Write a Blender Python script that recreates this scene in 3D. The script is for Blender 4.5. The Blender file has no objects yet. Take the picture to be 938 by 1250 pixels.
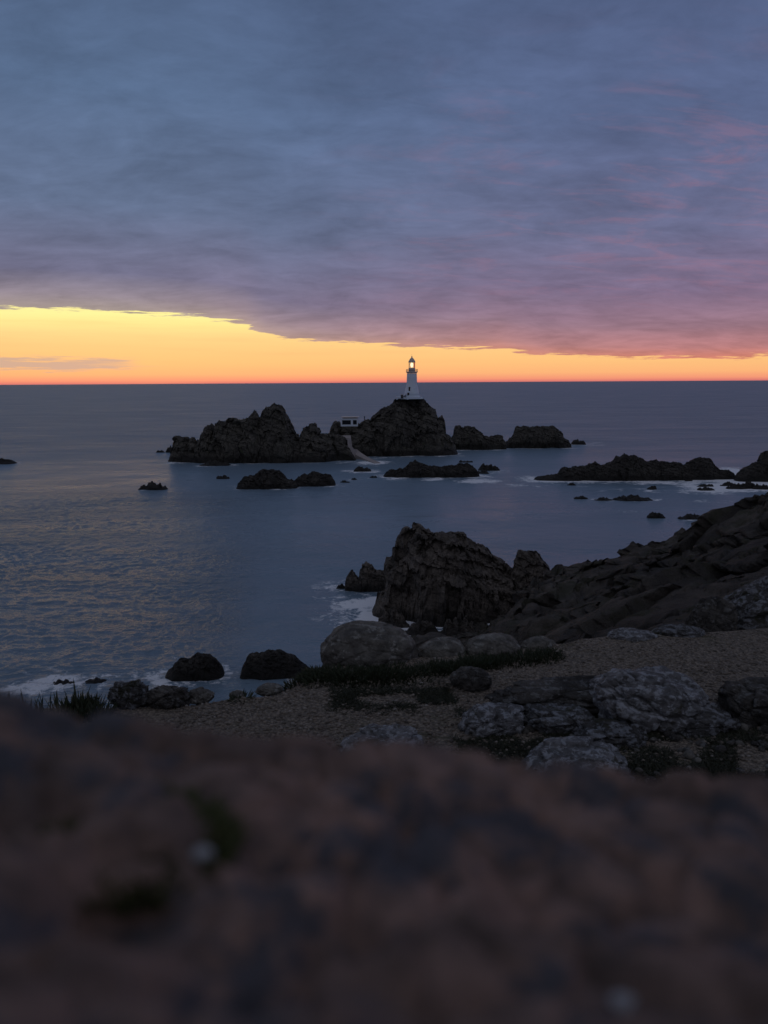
import bpy, math, random
import numpy as np
from mathutils import Vector, Matrix, kdtree

random.seed(7)
RNG = np.random.default_rng(11)
scene = bpy.context.scene
COL = scene.collection
EYE = 30.0                      # eye height above the water, metres
F, CX, CY = 939.0, 469.0, 625.0 # photograph: focal length and centre in its own pixels
PITCH = math.radians(-9.58)
ROLL = math.radians(0.336)

# ------------------------------------------------------------------ camera
fwd = Vector((0, math.cos(PITCH), math.sin(PITCH)))
r0 = Vector((1, 0, 0)); u0 = r0.cross(fwd)
right = r0 * math.cos(ROLL) - u0 * math.sin(ROLL)
up = u0 * math.cos(ROLL) + r0 * math.sin(ROLL)

def ray(x, y):
    return fwd * F + right * (x - CX) - up * (y - CY)

def at(x, y, Y):
    """the point seen at photo position x, y whose forward distance is Y"""
    d = ray(x, y); d = d * (Y / d.y)
    return np.array((d.x, d.y, EYE + d.z))

def on_plane(x, y, z=0.0):
    d = ray(x, y); k = (z - EYE) / d.z
    return np.array((d.x * k, d.y * k, z))

cam_d = bpy.data.cameras.new('camera')
cam = bpy.data.objects.new('camera', cam_d); COL.objects.link(cam)
m = Matrix((right, up, -fwd)).transposed().to_4x4(); m.translation = (0, 0, EYE)
cam.matrix_world = m
cam_d.sensor_fit = 'VERTICAL'; cam_d.sensor_height = 36.0
cam_d.lens = F / 1250 * 36
cam_d.clip_start = 0.01; cam_d.clip_end = 90000
cam_d.dof.use_dof = True; cam_d.dof.focus_distance = 70; cam_d.dof.aperture_fstop = 2.8
scene.camera = cam

# ------------------------------------------------------------------ numpy noise
def _h(ix, iy, iz, s):
    h = (ix.astype(np.int64) * 374761393 + iy.astype(np.int64) * 668265263 + iz.astype(np.int64) * 1274126177 + s * 974711) & 0xFFFFFFFF
    h = ((h ^ (h >> 13)) * 1274126177) & 0xFFFFFFFF
    h = ((h ^ (h >> 16)) * 2246822519) & 0xFFFFFFFF
    return ((h ^ (h >> 15)) & 0xFFFFFF) / float(0xFFFFFF)

def vnoise(p, s=0):
    i = np.floor(p).astype(np.int64); f = p - i
    f = f * f * f * (f * (f * 6 - 15) + 10)
    out = 0
    for a in (0, 1):
        wx = f[:, 0] if a else 1 - f[:, 0]
        for b in (0, 1):
            wy = f[:, 1] if b else 1 - f[:, 1]
            for c in (0, 1):
                wz = f[:, 2] if c else 1 - f[:, 2]
                out = out + wx * wy * wz * _h(i[:, 0] + a, i[:, 1] + b, i[:, 2] + c, s)
    return out * 2 - 1

def fbm(p, s=0, octs=4, gain=0.5):
    a, t, o = 1.0, 0.0, 0
    for k in range(octs):
        o = o + a * vnoise(p * (2.03 ** k) + 17.3 * k, s + k); t += a; a *= gain
    return o / t

def ridged(p, s=0, octs=4):
    a, t, o = 1.0, 0.0, 0
    for k in range(octs):
        o = o + a * (1 - 2 * np.abs(vnoise(p * (2.1 ** k) + 9.1 * k, s + k))); t += a; a *= 0.5
    return o / t

def cells(p, s=0):
    """nearest jittered cell: (f1, f2, three random numbers of the cell)"""
    i = np.floor(p).astype(np.int64)
    f1 = np.full(len(p), 9.0); f2 = np.full(len(p), 9.0)
    best = np.zeros((len(p), 3), np.int64)
    for a in (-1, 0, 1):
        for b in (-1, 0, 1):
            for c in (-1, 0, 1):
                q = i + np.array((a, b, c))
                o = np.stack([_h(q[:, 0], q[:, 1], q[:, 2], s + 31 + k) for k in range(3)], 1)
                d = np.sqrt(((q + o - p) ** 2).sum(1))
                m1 = d < f1
                f2 = np.where(m1, f1, np.minimum(f2, d))
                best[m1] = q[m1]; f1 = np.where(m1, d, f1)
    r = np.stack([_h(best[:, 0], best[:, 1], best[:, 2], s + 71 + k) for k in range(3)], 1)
    return f1, f2, r * 2 - 1

def sm(a, b, x):
    t = np.clip((x - a) / (b - a), 0, 1)
    return t * t * (3 - 2 * t)

# ------------------------------------------------------------------ objects
def link(name, verts, faces, mat, parent=None, smooth=False, loc=(0, 0, 0)):
    me = bpy.data.meshes.new(name)
    me.from_pydata([tuple(map(float, v)) for v in verts], [], faces)
    me.materials.append(mat)
    if smooth: me.polygons.foreach_set('use_smooth', [True] * len(me.polygons))
    me.update()
    o = bpy.data.objects.new(name, me); COL.objects.link(o)
    o.location = loc
    if parent: o.parent = parent
    return o

def link_grid(name, P, mat, smooth=True, loc=(0, 0, 0), wrap=False):
    """P: n x m x 3 points"""
    n, mm = P.shape[:2]
    V = P.reshape(-1, 3) - np.array(loc)
    i = np.arange(n if wrap else n - 1)[:, None]; j = np.arange(mm - 1)[None, :]
    i2 = (i + 1) % n
    Q = np.stack([i * mm + j, i2 * mm + j, i2 * mm + j + 1, i * mm + j + 1], -1).reshape(-1, 4)
    me = bpy.data.meshes.new(name)
    me.vertices.add(len(V)); me.vertices.foreach_set('co', V.astype(np.float32).ravel())
    me.loops.add(Q.size); me.loops.foreach_set('vertex_index', Q.astype(np.int32).ravel())
    me.polygons.add(len(Q)); me.polygons.foreach_set('loop_start', np.arange(0, Q.size, 4, dtype=np.int32))
    me.polygons.foreach_set('use_smooth', np.full(len(Q), smooth))
    me.materials.append(mat); me.update(calc_edges=True); me.validate()
    o = bpy.data.objects.new(name, me); COL.objects.link(o); o.location = loc
    return o

def attr(o, name, vals):
    a = o.data.attributes.new(name, 'FLOAT', 'POINT')
    a.data.foreach_set('value', np.asarray(vals, np.float32).ravel())

def tag(o, label=None, cat=None, group=None, kind=None):
    if label: o['label'] = label
    if cat: o['category'] = cat
    if group: o['group'] = group
    if kind: o['kind'] = kind
    return o

# ------------------------------------------------------------------ materials
def lin(r, g, b):
    f = lambda c: c / 12.92 if c <= 0.04045 else ((c + 0.055) / 1.055) ** 2.4
    return tuple(f(c / 255) for c in (r, g, b)) + (1,)

class NT:
    def __init__(s, tree): s.t = tree; s.n = tree.nodes; s.l = tree.links
    def node(s, typ, **kw):
        n = s.n.new(typ)
        for k, v in kw.items(): setattr(n, k, v)
        return n
    def put(s, sock, v):
        if hasattr(v, 'node'): s.l.new(v, sock)
        elif v is not None: sock.default_value = v
    def math(s, op, a, b=None, c=None, clamp=False):
        n = s.node('ShaderNodeMath', operation=op, use_clamp=clamp)
        for k, v in enumerate((a, b, c)):
            if v is not None: s.put(n.inputs[k], v)
        return n.outputs[0]
    def mr(s, v, a, b, c=0.0, d=1.0, smooth=True):
        n = s.node('ShaderNodeMapRange', interpolation_type='SMOOTHSTEP' if smooth else 'LINEAR')
        for k, x in enumerate((v, a, b, c, d)): s.put(n.inputs[k], x)
        return n.outputs[0]
    def mix(s, f, a, b, blend='MIX'):
        n = s.node('ShaderNodeMix', data_type='RGBA', blend_type=blend)
        s.put(n.inputs[0], f); s.put(n.inputs[6], a); s.put(n.inputs[7], b)
        return n.outputs[2]
    def ramp(s, f, stops, interp='LINEAR'):
        n = s.node('ShaderNodeValToRGB'); cr = n.color_ramp; cr.interpolation = interp
        while len(cr.elements) < len(stops): cr.elements.new(0.5)
        for e, (p, c) in zip(cr.elements, stops): e.position = p; e.color = c
        s.put(n.inputs[0], f)
        return n.outputs[0]
    def noise(s, vec, scale, detail=4.0, rough=0.55, dist=0.0):
        n = s.node('ShaderNodeTexNoise')
        s.put(n.inputs['Vector'], vec)
        n.inputs['Scale'].default_value = scale; n.inputs['Detail'].default_value = detail
        n.inputs['Roughness'].default_value = rough; n.inputs['Distortion'].default_value = dist
        return n.outputs[0]
    def voro(s, vec, scale, feature='F1'):
        n = s.node('ShaderNodeTexVoronoi', feature=feature)
        s.put(n.inputs['Vector'], vec); n.inputs['Scale'].default_value = scale
        return n
    def vmul(s, vec, xyz):
        n = s.node('ShaderNodeVectorMath', operation='MULTIPLY')
        s.put(n.inputs[0], vec); n.inputs[1].default_value = xyz
        return n.outputs[0]
    def comb(s, x, y, z):
        n = s.node('ShaderNodeCombineXYZ')
        for k, v in enumerate((x, y, z)): s.put(n.inputs[k], v)
        return n.outputs[0]
    def sep(s, v):
        n = s.node('ShaderNodeSeparateXYZ'); s.put(n.inputs[0], v)
        return n.outputs
    def bump(s, h, strength, dist, normal=None):
        n = s.node('ShaderNodeBump')
        n.inputs['Strength'].default_value = strength; n.inputs['Distance'].default_value = dist
        s.put(n.inputs['Height'], h)
        if normal is not None: s.put(n.inputs['Normal'], normal)
        return n.outputs[0]

def material(name):
    mt = bpy.data.materials.new(name); mt.use_nodes = True
    nt = NT(mt.node_tree)
    return mt, nt, mt.node_tree.nodes['Principled BSDF']

def plain(name, col, rough=0.6, spec=0.3, emit=None, es=0.0, vary=0.12, scale=6.0):
    mt, nt, b = material(name)
    pos = nt.node('ShaderNodeTexCoord').outputs['Object']
    n = nt.noise(pos, scale, 5)
    c = nt.mix(n, tuple(x * (1 - vary) for x in col[:3]) + (1,), tuple(min(1, x * (1 + vary)) for x in col[:3]) + (1,))
    nt.put(b.inputs['Base Color'], c)
    b.inputs['Roughness'].default_value = rough; b.inputs['Specular IOR Level'].default_value = spec
    if emit:
        b.inputs['Emission Color'].default_value = emit; b.inputs['Emission Strength'].default_value = es
    return mt

def rock_mat(name, light, dark, crack=(0.012, 0.011, 0.011), scale=1.0, lichen=None, lichen_amt=0.5, bump=0.5, tide=None, rough=0.85, moss=None, moss_amt=0.4, crack_amt=0.45, streak=0.35):
    mt, nt, b = material(name)
    geo = nt.node('ShaderNodeNewGeometry').outputs['Position']
    big = nt.noise(geo, 0.35 * scale, 6, 0.6)
    fine = nt.noise(geo, 4.0 * scale, 8, 0.7)
    c = nt.mix(nt.mr(big, 0.35, 0.65), dark + (1,), light + (1,))
    c = nt.mix(nt.mr(fine, 0.3, 0.7), tuple(x * 0.55 for x in dark) + (1,), c)
    wn = nt.node('ShaderNodeTexNoise'); nt.put(wn.inputs['Vector'], geo); wn.inputs['Scale'].default_value = 0.7 * scale; wn.inputs['Detail'].default_value = 4
    wv = nt.node('ShaderNodeVectorMath', operation='MULTIPLY_ADD')
    nt.put(wv.inputs[0], wn.outputs['Color']); wv.inputs[1].default_value = (1.6 / scale,) * 3; nt.put(wv.inputs[2], geo)
    ck = nt.voro(nt.vmul(wv.outputs[0], (1, 1, 1.9)), 0.4 * scale, 'DISTANCE_TO_EDGE').outputs['Distance']
    wob = nt.math('ADD', ck, nt.math('MULTIPLY', nt.math('SUBTRACT', fine, 0.5), 0.3))
    c = nt.mix(nt.math('MULTIPLY', nt.mr(wob, 0.0, 0.05, 1.0, 0.0), crack_amt), c, crack + (1,))
    gx, gy, gz = nt.sep(geo)
    dip = nt.math('ADD', gz, nt.math('MULTIPLY', gx, 0.35))
    stn = nt.noise(nt.comb(nt.math('MULTIPLY', gx, 0.25), nt.math('MULTIPLY', gy, 0.25), nt.math('MULTIPLY', dip, 2.2)), 1.1 * scale, 6, 0.65, 0.3)
    c = nt.mix(nt.math('MULTIPLY', nt.mr(stn, 0.42, 0.62), streak), c, tuple(x * 0.4 for x in dark) + (1,))
    if lichen:
        ln = nt.noise(nt.vmul(geo, (1, 1, 1.3)), 2.6 * scale, 8, 0.72, 0.2)
        c = nt.mix(nt.math('MULTIPLY', nt.mr(ln, 0.62 - 0.22 * lichen_amt, 0.66 - 0.18 * lichen_amt), 0.85), c, lichen + (1,))
    if moss:
        mn = nt.noise(geo, 0.8 * scale, 6, 0.65, 0.6)
        c = nt.mix(nt.math('MULTIPLY', nt.mr(mn, 0.68 - 0.25 * moss_amt, 0.74 - 0.25 * moss_amt), 0.9), c, moss + (1,))
    rgh = rough
    if tide:
        z = nt.sep(geo)[2]
        zz = nt.math('ADD', z, nt.math('MULTIPLY', nt.math('SUBTRACT', big, 0.5), 3.0))
        wet = nt.mr(zz, tide, tide + 1.6, 1.0, 0.0)
        c = nt.mix(nt.math('MULTIPLY', wet, 0.75), c, (0.016, 0.015, 0.013, 1))
        rgh = nt.math('SUBTRACT', rough, nt.math('MULTIPLY', wet, 0.25))
    nt.put(b.inputs['Base Color'], c); nt.put(b.inputs['Roughness'], rgh)
    b.inputs['Specular IOR Level'].default_value = 0.25
    h = nt.math('ADD', nt.math('MULTIPLY', fine, 0.5), nt.math('MULTIPLY', nt.mr(wob, 0, 0.12), crack_amt))
    h = nt.math('ADD', h, nt.math('MULTIPLY', nt.noise(geo, 14 * scale, 6, 0.7), 0.25))
    h = nt.math('SUBTRACT', h, nt.math('MULTIPLY', nt.mr(stn, 0.42, 0.62), streak * 1.2))
    nt.put(b.inputs['Normal'], nt.bump(h, bump, 0.35 / scale))
    return mt

M_SEA_ROCK = rock_mat('weathered_sea_granite', (0.175, 0.165, 0.138), (0.1, 0.094, 0.082), scale=0.5, tide=1.6, bump=0.6,
                      moss=(0.085, 0.095, 0.055), moss_amt=0.25)
M_LOW_ROCK = rock_mat('wet_reef_rock', (0.11, 0.103, 0.09), (0.066, 0.062, 0.056), scale=0.6, tide=0.7, bump=0.7)
M_CLIFF = rock_mat('dark_cliff_granite', (0.23, 0.2, 0.17), (0.135, 0.12, 0.105), scale=0.8, tide=0.2, bump=0.6, streak=0.35,
                   moss=(0.12, 0.12, 0.075), moss_amt=0.15)
M_SLOPE = rock_mat('slope_granite', (0.15, 0.137, 0.118), (0.088, 0.081, 0.072), scale=0.9, bump=0.9, moss=(0.055, 0.052, 0.032), moss_amt=0.35)
M_BOULDER = rock_mat('rounded_granite', (0.21, 0.2, 0.175), (0.13, 0.125, 0.112), crack=(0.05, 0.048, 0.045), scale=2.2, lichen=(0.25, 0.25, 0.23), lichen_amt=0.35, bump=0.5)
M_LICHEN = rock_mat('lichened_granite', (0.15, 0.15, 0.148), (0.085, 0.083, 0.08), crack=(0.04, 0.04, 0.04), scale=3.4, moss=(0.04, 0.04, 0.025), moss_amt=0.5, lichen=(0.24, 0.257, 0.28), lichen_amt=0.6, bump=0.8)
M_LICHEN_PALE = rock_mat('pale_lichened_granite', (0.25, 0.255, 0.265), (0.165, 0.165, 0.167), crack=(0.07, 0.07, 0.07), scale=3.4, moss=(0.06, 0.057, 0.04), moss_amt=0.3, lichen=(0.34, 0.36, 0.385), lichen_amt=0.55, bump=0.7)
M_DARK_BOULDER = rock_mat('dark_scabby_granite', (0.16, 0.15, 0.135), (0.095, 0.09, 0.082), scale=3.0, lichen=(0.2, 0.205, 0.2), lichen_amt=0.35, bump=0.9)
M_NEAR = rock_mat('pink_brown_granite', (0.36, 0.226, 0.18), (0.17, 0.125, 0.108), crack=(0.07, 0.066, 0.066), crack_amt=0.2, scale=6.0, lichen=(0.06, 0.066, 0.08), lichen_amt=0.5, bump=0.4, streak=0.15,
                  moss=(0.085, 0.085, 0.035), moss_amt=0.14)

# ------------------------------------------------------------------ rocks in the sea
SHORE = []   # points of the waterline, with how strongly the swell breaks there

def crag(name, prof, base_y, label, cat='sea rock', depth=1.0, mat=None, group=None, foam=0.5, rough=1.0, block=None, seed=0, res=1.0, back=0.0, smooth=False, sink=1.5, q=0.62, strata=0.12):
    """A rock from its silhouette (photo positions), standing in the water whose edge shows at base_y."""
    mat = mat or M_SEA_ROCK
    xs = np.array([p[0] for p in prof], float); ys = np.array([p[1] for p in prof], float)
    xm = 0.5 * (xs[0] + xs[-1])
    front = on_plane(xm, base_y)[1] + back
    widpx = xs[-1] - xs[0]
    W = widpx / F * front
    half = 0.5 * depth * min(W, 46.0) * 0.75
    Yc = front + half
    K = np.array([at(x, y, Yc) for x, y in zip(xs, ys)])       # crest points
    hmax = K[:, 2].max()
    n = int(max(26, widpx * 1.05 * res)); mr_ = int(max(18, min(n * 0.75, 110 * res)))
    u = np.linspace(-0.03, 1.03, n); t = np.linspace(-1, 1, mr_)
    X0, X1 = K[0, 0], K[-1, 0]
    gx = X0 + (X1 - X0) * u
    G, T = np.meshgrid(gx, t, indexing='ij')
    U = (G - X0) / (X1 - X0)
    P = np.stack([G, Yc + half * T, np.zeros_like(G)], -1).reshape(-1, 3)
    s = max(1.2, 0.30 * max(hmax, 2.0))
    wx = fbm(np.stack([P[:, 0] / s, P[:, 1] / s, np.full(len(P), seed + .5)], 1), seed, 3) * s * 0.35 * np.abs(T.ravel()) * rough
    H = np.interp(P[:, 0] + wx, K[:, 0], K[:, 2], left=-0.5, right=-0.5)
    px1 = front / F
    jag = fbm(np.stack([P[:, 0] / (5 * px1), P[:, 1] / (9 * px1), np.full(len(P), seed + 2.2)], 1), seed + 61, 3)
    jag2 = fbm(np.stack([P[:, 0] / (0.28 * s), P[:, 1] / (0.35 * s), np.full(len(P), seed + 8.2)], 1), seed + 63, 3)
    H = np.where(H > 0, H * (1 + 0.05 * rough * jag2) + (2.6 if mat is M_LOW_ROCK else 1.3) * px1 * rough * jag, H)
    Tf = T.ravel(); Uf = U.ravel()
    taper = 0.35 + 0.65 * np.clip(1 - np.abs(2 * Uf - 1) ** 3, 0, 1)
    off = fbm(np.stack([P[:, 0] / (2.2 * s), np.full(len(P), seed + 3.3), np.full(len(P), 1.7)], 1), seed + 5, 2) * 0.35
    tt = np.clip(np.abs((Tf - off) / (1 - np.abs(off))) / np.clip(taper, .2, 1), 0, 1.3)
    shape = np.clip(1 - np.clip(tt, 0, 1) ** 2.0, 0, 1) ** q
    lump = 1 - 0.30 * rough * sm(0.08, 0.6, tt) * (0.5 + 0.5 * fbm(np.stack([P[:, 0] / (1.3 * s), P[:, 1] / (1.3 * s), np.full(len(P), 4.4)], 1), seed + 9, 3))
    P[:, 2] = np.maximum(H, 0.0) * shape * lump + np.minimum(H, 0)
    # blocky joints and weathering, in three dimensions
    b = block or max(0.5, 0.16 * max(hmax, 3.0))
    q3 = P * np.array((1 / b, 1 / b, 0.8 / b))
    q3 = q3 + 0.25 * np.stack([vnoise(q3 * 1.3, seed + 40 + k) for k in range(3)], 1)
    f1, f2, rr = cells(q3, seed)
    _, _, r2 = cells(q3 * 2.3 + 5, seed + 3)
    amp = np.clip(np.abs(P[:, 2]) / max(1.5, 0.25 * hmax), 0.15, 1)
    P += rr * b * np.array((0.20, 0.34, 0.20)) * amp[:, None] * rough
    P += r2 * b * np.array((0.09, 0.17, 0.08)) * amp[:, None] * rough
    P[:, 2] -= 0.18 * b * rough * (1 - sm(0.0, 0.16, f2 - f1)) * amp
    fine = fbm(P / (0.35 * b), seed + 21, 3)
    P[:, 2] += fine * b * 0.09 * rough * amp
    P[:, 1] += fbm(P / (0.5 * b) + 7, seed + 23, 3) * b * 0.16 * rough * amp
    bed = (P[:, 2] + 0.32 * P[:, 0]) / (0.75 * b) + 0.8 * fbm(P / (3 * b), seed + 31, 3)
    saw = bed - np.floor(bed)
    P[:, 1] += (saw - 0.5) * b * strata * amp
    edge = sm(0.86, 1.0, np.maximum(np.abs(Tf), np.abs(2 * Uf - 1) / 1.06))
    P[:, 2] = P[:, 2] * (1 - edge) - sink * edge - 0.25 * sm(0.9, 1.1, tt)
    sh = P[(P[:, 2] > -0.5) & (P[:, 2] < 0.9)]
    if len(sh) and foam > 0:
        SHORE.append((sh[:: max(1, len(sh) // 260)], foam))
    loc = (0.5 * (X0 + X1), Yc, 0.0)
    o = link_grid(name, P.reshape(n, mr_, 3), mat, smooth=smooth, loc=loc)
    tag(o, label, cat, group)
    return o

def low(x0, x1, top, base, label, group=None, seed=0, peak=0.45, **kw):
    """a small reef rock: an uneven hump between x0 and x1"""
    r = np.random.default_rng(seed + 100)
    n = 19
    us = np.linspace(0, 1, n)
    env = np.clip(1 - np.abs((us - peak) / np.where(us < peak, peak, 1 - peak)) ** 1.7, 0, 1) ** 0.7
    env = env * (0.5 + 0.5 * r.random(n)); env = env / env.max()
    prof = [(x0 + (x1 - x0) * a, base - 0.6 - (base - top) * e) for a, e in zip(us, env)]
    kw.setdefault('mat', M_LOW_ROCK); kw.setdefault('depth', 0.7); kw.setdefault('res', 1.6)
    return crag('reef_rock', prof, base, label, 'sea rock', group=group, seed=seed, **kw)

# the jagged islet, the lighthouse hill and the stacks to their right
crag('craggy_islet', [(205, 552), (209, 536), (212, 532.5), (218, 532), (224, 533.5), (236, 533), (240, 540), (245, 533), (249, 527), (255, 518), (259.5, 519.5), (263, 531),
     (266, 515), (272, 512), (279, 511), (290, 513), (301, 513.5), (305, 511), (308, 504), (311, 501.5), (315, 508), (318, 510), (321, 503), (325, 499), (331, 497), (337, 491.5),
     (342, 495), (347, 499), (350, 505), (353, 512), (357, 521), (363, 532), (368, 535.5), (371, 525), (376, 521), (383, 517.5), (386, 522), (390, 529), (395, 531), (402, 531), (412, 532), (420, 536), (428, 546), (436, 556)],
     565.5, 'jagged islet of dark rock spires ending in a thin pinnacle, west of the lighthouse', 'islet', depth=0.62, seed=3, res=1.7, foam=0.35, rough=1.0, q=0.5)
HILL_D = on_plane(490, 558)[1]
crag('lighthouse_hill', [(398, 545), (401, 531), (404, 522), (407, 517.5), (412, 516), (420, 517), (430, 517.5), (440, 516), (446, 512.5), (453, 511), (461, 504.5), (468, 499.5), (471, 496), (478, 493.5),
     (483, 488), (487, 486.2), (492, 486), (504, 486), (514, 486.2), (518, 488), (522, 491), (528, 498), (531, 503), (533.5, 509), (536, 509), (539, 507.5), (541.5, 513), (542.5, 527),
     (547, 532), (553, 537), (557, 546), (560, 552)],
     557.5, 'rounded dark rock hill carrying the white lighthouse on its summit', 'islet', depth=0.78, seed=8, res=1.7, foam=0.35, rough=0.9, q=0.55)
crag('sea_stack', [(547, 546), (551, 537), (553, 532), (555, 521), (559, 519), (566, 521), (573, 520), (580, 521.5), (585, 526), (591, 531), (597, 534), (604, 532), (610, 530.5), (614, 533), (617, 541), (619, 546)],
     549.5, 'squarish dark sea stack just east of the lighthouse hill with a lower shoulder', depth=0.6, seed=14, res=1.6, foam=0.35, q=0.45)
crag('sea_stack', [(615, 545), (620, 538), (626, 532), (630, 523), (634, 520.5), (645, 520.5), (660, 521.5), (672, 520.5), (679, 521), (684, 527), (688, 534), (694, 538), (698, 544)],
     547.5, 'flat topped dark sea stack, the last big one before open water', depth=0.6, seed=17, res=1.6, foam=0.35, q=0.4)
low(697, 716, 535.5, 543, 'small dark rock just off the flat topped stack', seed=20, foam=0.5)
low(190, 202, 549.5, 552.5, 'tiny rock just breaking the surface off the tip of the jagged islet', seed=21, foam=0.2)
low(202, 216, 545.5, 552.5, 'small dark rock touching the outer tip of the jagged islet', seed=22, foam=0.2)
low(243, 284, 563.0, 569, 'low flat shelf of rock at the foot of the jagged islet', seed=23, foam=0.3)

# mid-water reefs
crag('reef_rock', [(288, 596), (292, 590), (297, 584), (304, 580.5), (310, 581), (317, 576), (325, 573.6), (333, 574.5), (341, 575), (347, 581), (352, 585), (360, 586), (365, 590)],
     598, 'ragged reef rock with a long low western flank, larger of a close pair', mat=M_LOW_ROCK, depth=0.7, seed=31, res=2, foam=0.3)
crag('reef_rock', [(353, 592), (360, 586), (366, 582), (371, 578.5), (377, 579), (383, 575.5), (389, 577), (396, 579), (404, 580), (409, 587), (411, 592)],
     594.5, 'ragged humped reef rock beside a larger one, smaller of a close pair', mat=M_LOW_ROCK, depth=0.7, seed=33, res=2, foam=0.3)
low(169, 206, 588, 598.6, 'lone dark flat topped rock standing in open water', seed=35, foam=0.15, peak=0.5)
low(-22, 22, 558.5, 567, 'dark low rock cut by the edge of the view in open water', seed=36, foam=0.25)
low(264, 281, 580.5, 585, 'small low rock alone between the jagged islet and the close pair of reefs', seed=37, foam=0.15)
low(431, 454, 569.5, 576, 'small rock in the water just below the end of the causeway', seed=38, foam=0.5)
low(451, 461, 580.5, 583.5, 'tiny rock awash between the causeway end and the long low reef', seed=39, foam=0.3)
low(415, 428, 586, 589.5, 'tiny rock awash next to the smaller of the close pair', seed=40, foam=0.2)
low(428, 437, 583.5, 586, 'speck of rock awash near the long low reef', seed=401, foam=0.2)
crag('reef_rock', [(466, 580), (474, 575), (482, 573), (492, 572.5), (500, 566), (507, 562.6), (513, 565), (522, 567), (534, 570), (548, 567.5), (560, 566.5), (573, 566), (580, 571), (586, 576)],
     583.5, 'long low ragged reef lying in front of the lighthouse hill', mat=M_LOW_ROCK, depth=0.4, seed=41, res=1.8, foam=0.5)
low(583, 611, 566.5, 575, 'small wedge shaped rock at the end of the long low reef', seed=42, foam=0.35)
low(572, 600, 574.5, 578.8, 'thin ledge awash under the small wedge shaped rock', seed=43, foam=0.35)
low(560, 578, 562.8, 564.8, 'faint sliver of rock behind the long low reef', seed=44, foam=0.2)

crag('reef_rock', [(648, 584), (660, 581), (672, 579), (682, 578), (684, 573), (692, 571), (700, 569), (708, 570), (718, 567), (726, 565), (735, 566.5), (746, 564), (752, 558), (757, 556), (762, 553.6),
     (768, 556), (776, 556), (782, 559), (787, 563), (800, 562), (812, 564), (826, 565), (838, 568), (843, 563), (849, 559), (862, 557.5), (868, 560), (873, 568), (879, 573), (888, 574), (897, 572.5), (900, 578)],
     587, 'long dark reef rising to a knobbly hump, white surf washing around its end', mat=M_LOW_ROCK, depth=0.28, seed=51, res=1.5, foam=0.7, rough=0.8)
crag('sea_stack', [(897, 583), (905, 575), (912, 570), (920, 566.5), (928, 562), (930, 553), (937, 550.5), (948, 549), (962, 551), (975, 560), (985, 570), (995, 583)],
     589, 'tall blocky dark sea stack rising from white surf, cut by the edge of the view', mat=M_LOW_ROCK, depth=0.5, seed=55, res=1.8, foam=1.0, rough=0.8)
awash = [(850, 872, 590, 594.5), (878, 900, 588, 593.5), (886, 912, 591, 597.5), (900, 925, 587.5, 597), (918, 942, 590, 598), (851, 873, 595.5, 599), (836, 846, 583, 587.5), (856, 868, 580.5, 583.5)]
for k, (a, b, c, d) in enumerate(awash):
    low(a, b, c, d, 'small dark rock awash in the surf in front of the tall blocky stack', group='rocks awash in the surf', seed=60 + k, foam=0.8)
low(748, 798, 604.5, 612, 'long flat rock awash well in front of the knobbly reef', seed=70, foam=0.3)
low(725, 751, 607, 611.5, 'broken low ledge awash end to end with the long flat rock', seed=71, foam=0.35)
low(700, 718, 606.5, 609.5, 'thin strip of rock showing furthest along from the long flat rock', seed=72, foam=0.15)
low(789, 813, 625.5, 632.5, 'stubby two humped rock alone in calm water', seed=73, foam=0.15, peak=0.35)
low(827, 863, 628.5, 634.5, 'thin flat rock in calm water near the headland ridge', seed=74, foam=0.15)
low(692, 704, 589.5, 592.5, 'small rock just below the flank of the knobbly reef', seed=75, foam=0.2)
low(789, 802, 594, 597.5, 'tiny rock awash under the middle of the knobbly reef', seed=76, foam=0.3)

# the big rock below the ledge and the shore around it
crag('cliff_rock', [(452, 742), (459, 737), (464, 722), (470, 712), (473, 697), (476, 682), (482, 666), (488, 656), (492, 647), (497, 642.5), (504, 641), (512, 641.5), (520, 645), (530, 648), (540, 649), (552, 650),
     (562, 652), (568, 657), (576, 663), (586, 668), (595, 672), (601, 680), (612, 684), (622, 690), (630, 700), (640, 712), (650, 730), (658, 752)],
     764, 'massive dark tilted rock with a steep seaward face below the headland', 'rock', mat=M_CLIFF, depth=0.8, seed=81, res=0.9, foam=0.8, rough=1.0, block=2.0, q=0.5, strata=0.2)
crag('cliff_rock', [(618, 742), (624, 720), (627, 700), (628, 683), (632, 675.5), (640, 673.5), (650, 673), (658, 677), (664, 684), (670, 694), (674, 706), (680, 722), (690, 742)],
     756, 'upright dark block of rock wedged between the massive rock and the headland', 'rock', mat=M_CLIFF, depth=0.8, seed=83, res=1.4, foam=0.2, rough=0.8, block=1.6, q=0.4, strata=0.2)
crag('cliff_rock', [(420, 722), (423, 706), (426, 699), (430, 697), (435, 700), (438, 706), (441, 692), (445, 687), (449, 686), (454, 690), (458, 696), (468, 696), (476, 700), (486, 716)],
     722.5, 'pair of dark pointed stacks on the seaward side of the massive rock', 'rock', mat=M_CLIFF, depth=0.55, seed=85, res=2.0, foam=0.5, rough=0.9, block=0.9, q=0.4)
low(410, 424, 712.5, 718.5, 'small flat rock awash beyond the pointed stacks', seed=86, foam=0.4)
for k, (a, b, c, d, l) in enumerate([(458, 502, 742, 768, 'squat dark boulder in the wash at the foot of the massive rock'),
                                     (492, 540, 757, 778, 'low brown boulder on the shore between the massive rock and the rounded boulders'),
                                     (530, 600, 752, 782, 'wide dark boulder on the shore below the massive rock'),
                                     (590, 660, 744, 784, 'broad dark boulder where the massive rock meets the headland')]):
    low(a, b, c, d, l, seed=90 + k, foam=0.6 if k < 2 else 0.1, mat=M_CLIFF, rough=0.9)
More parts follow.
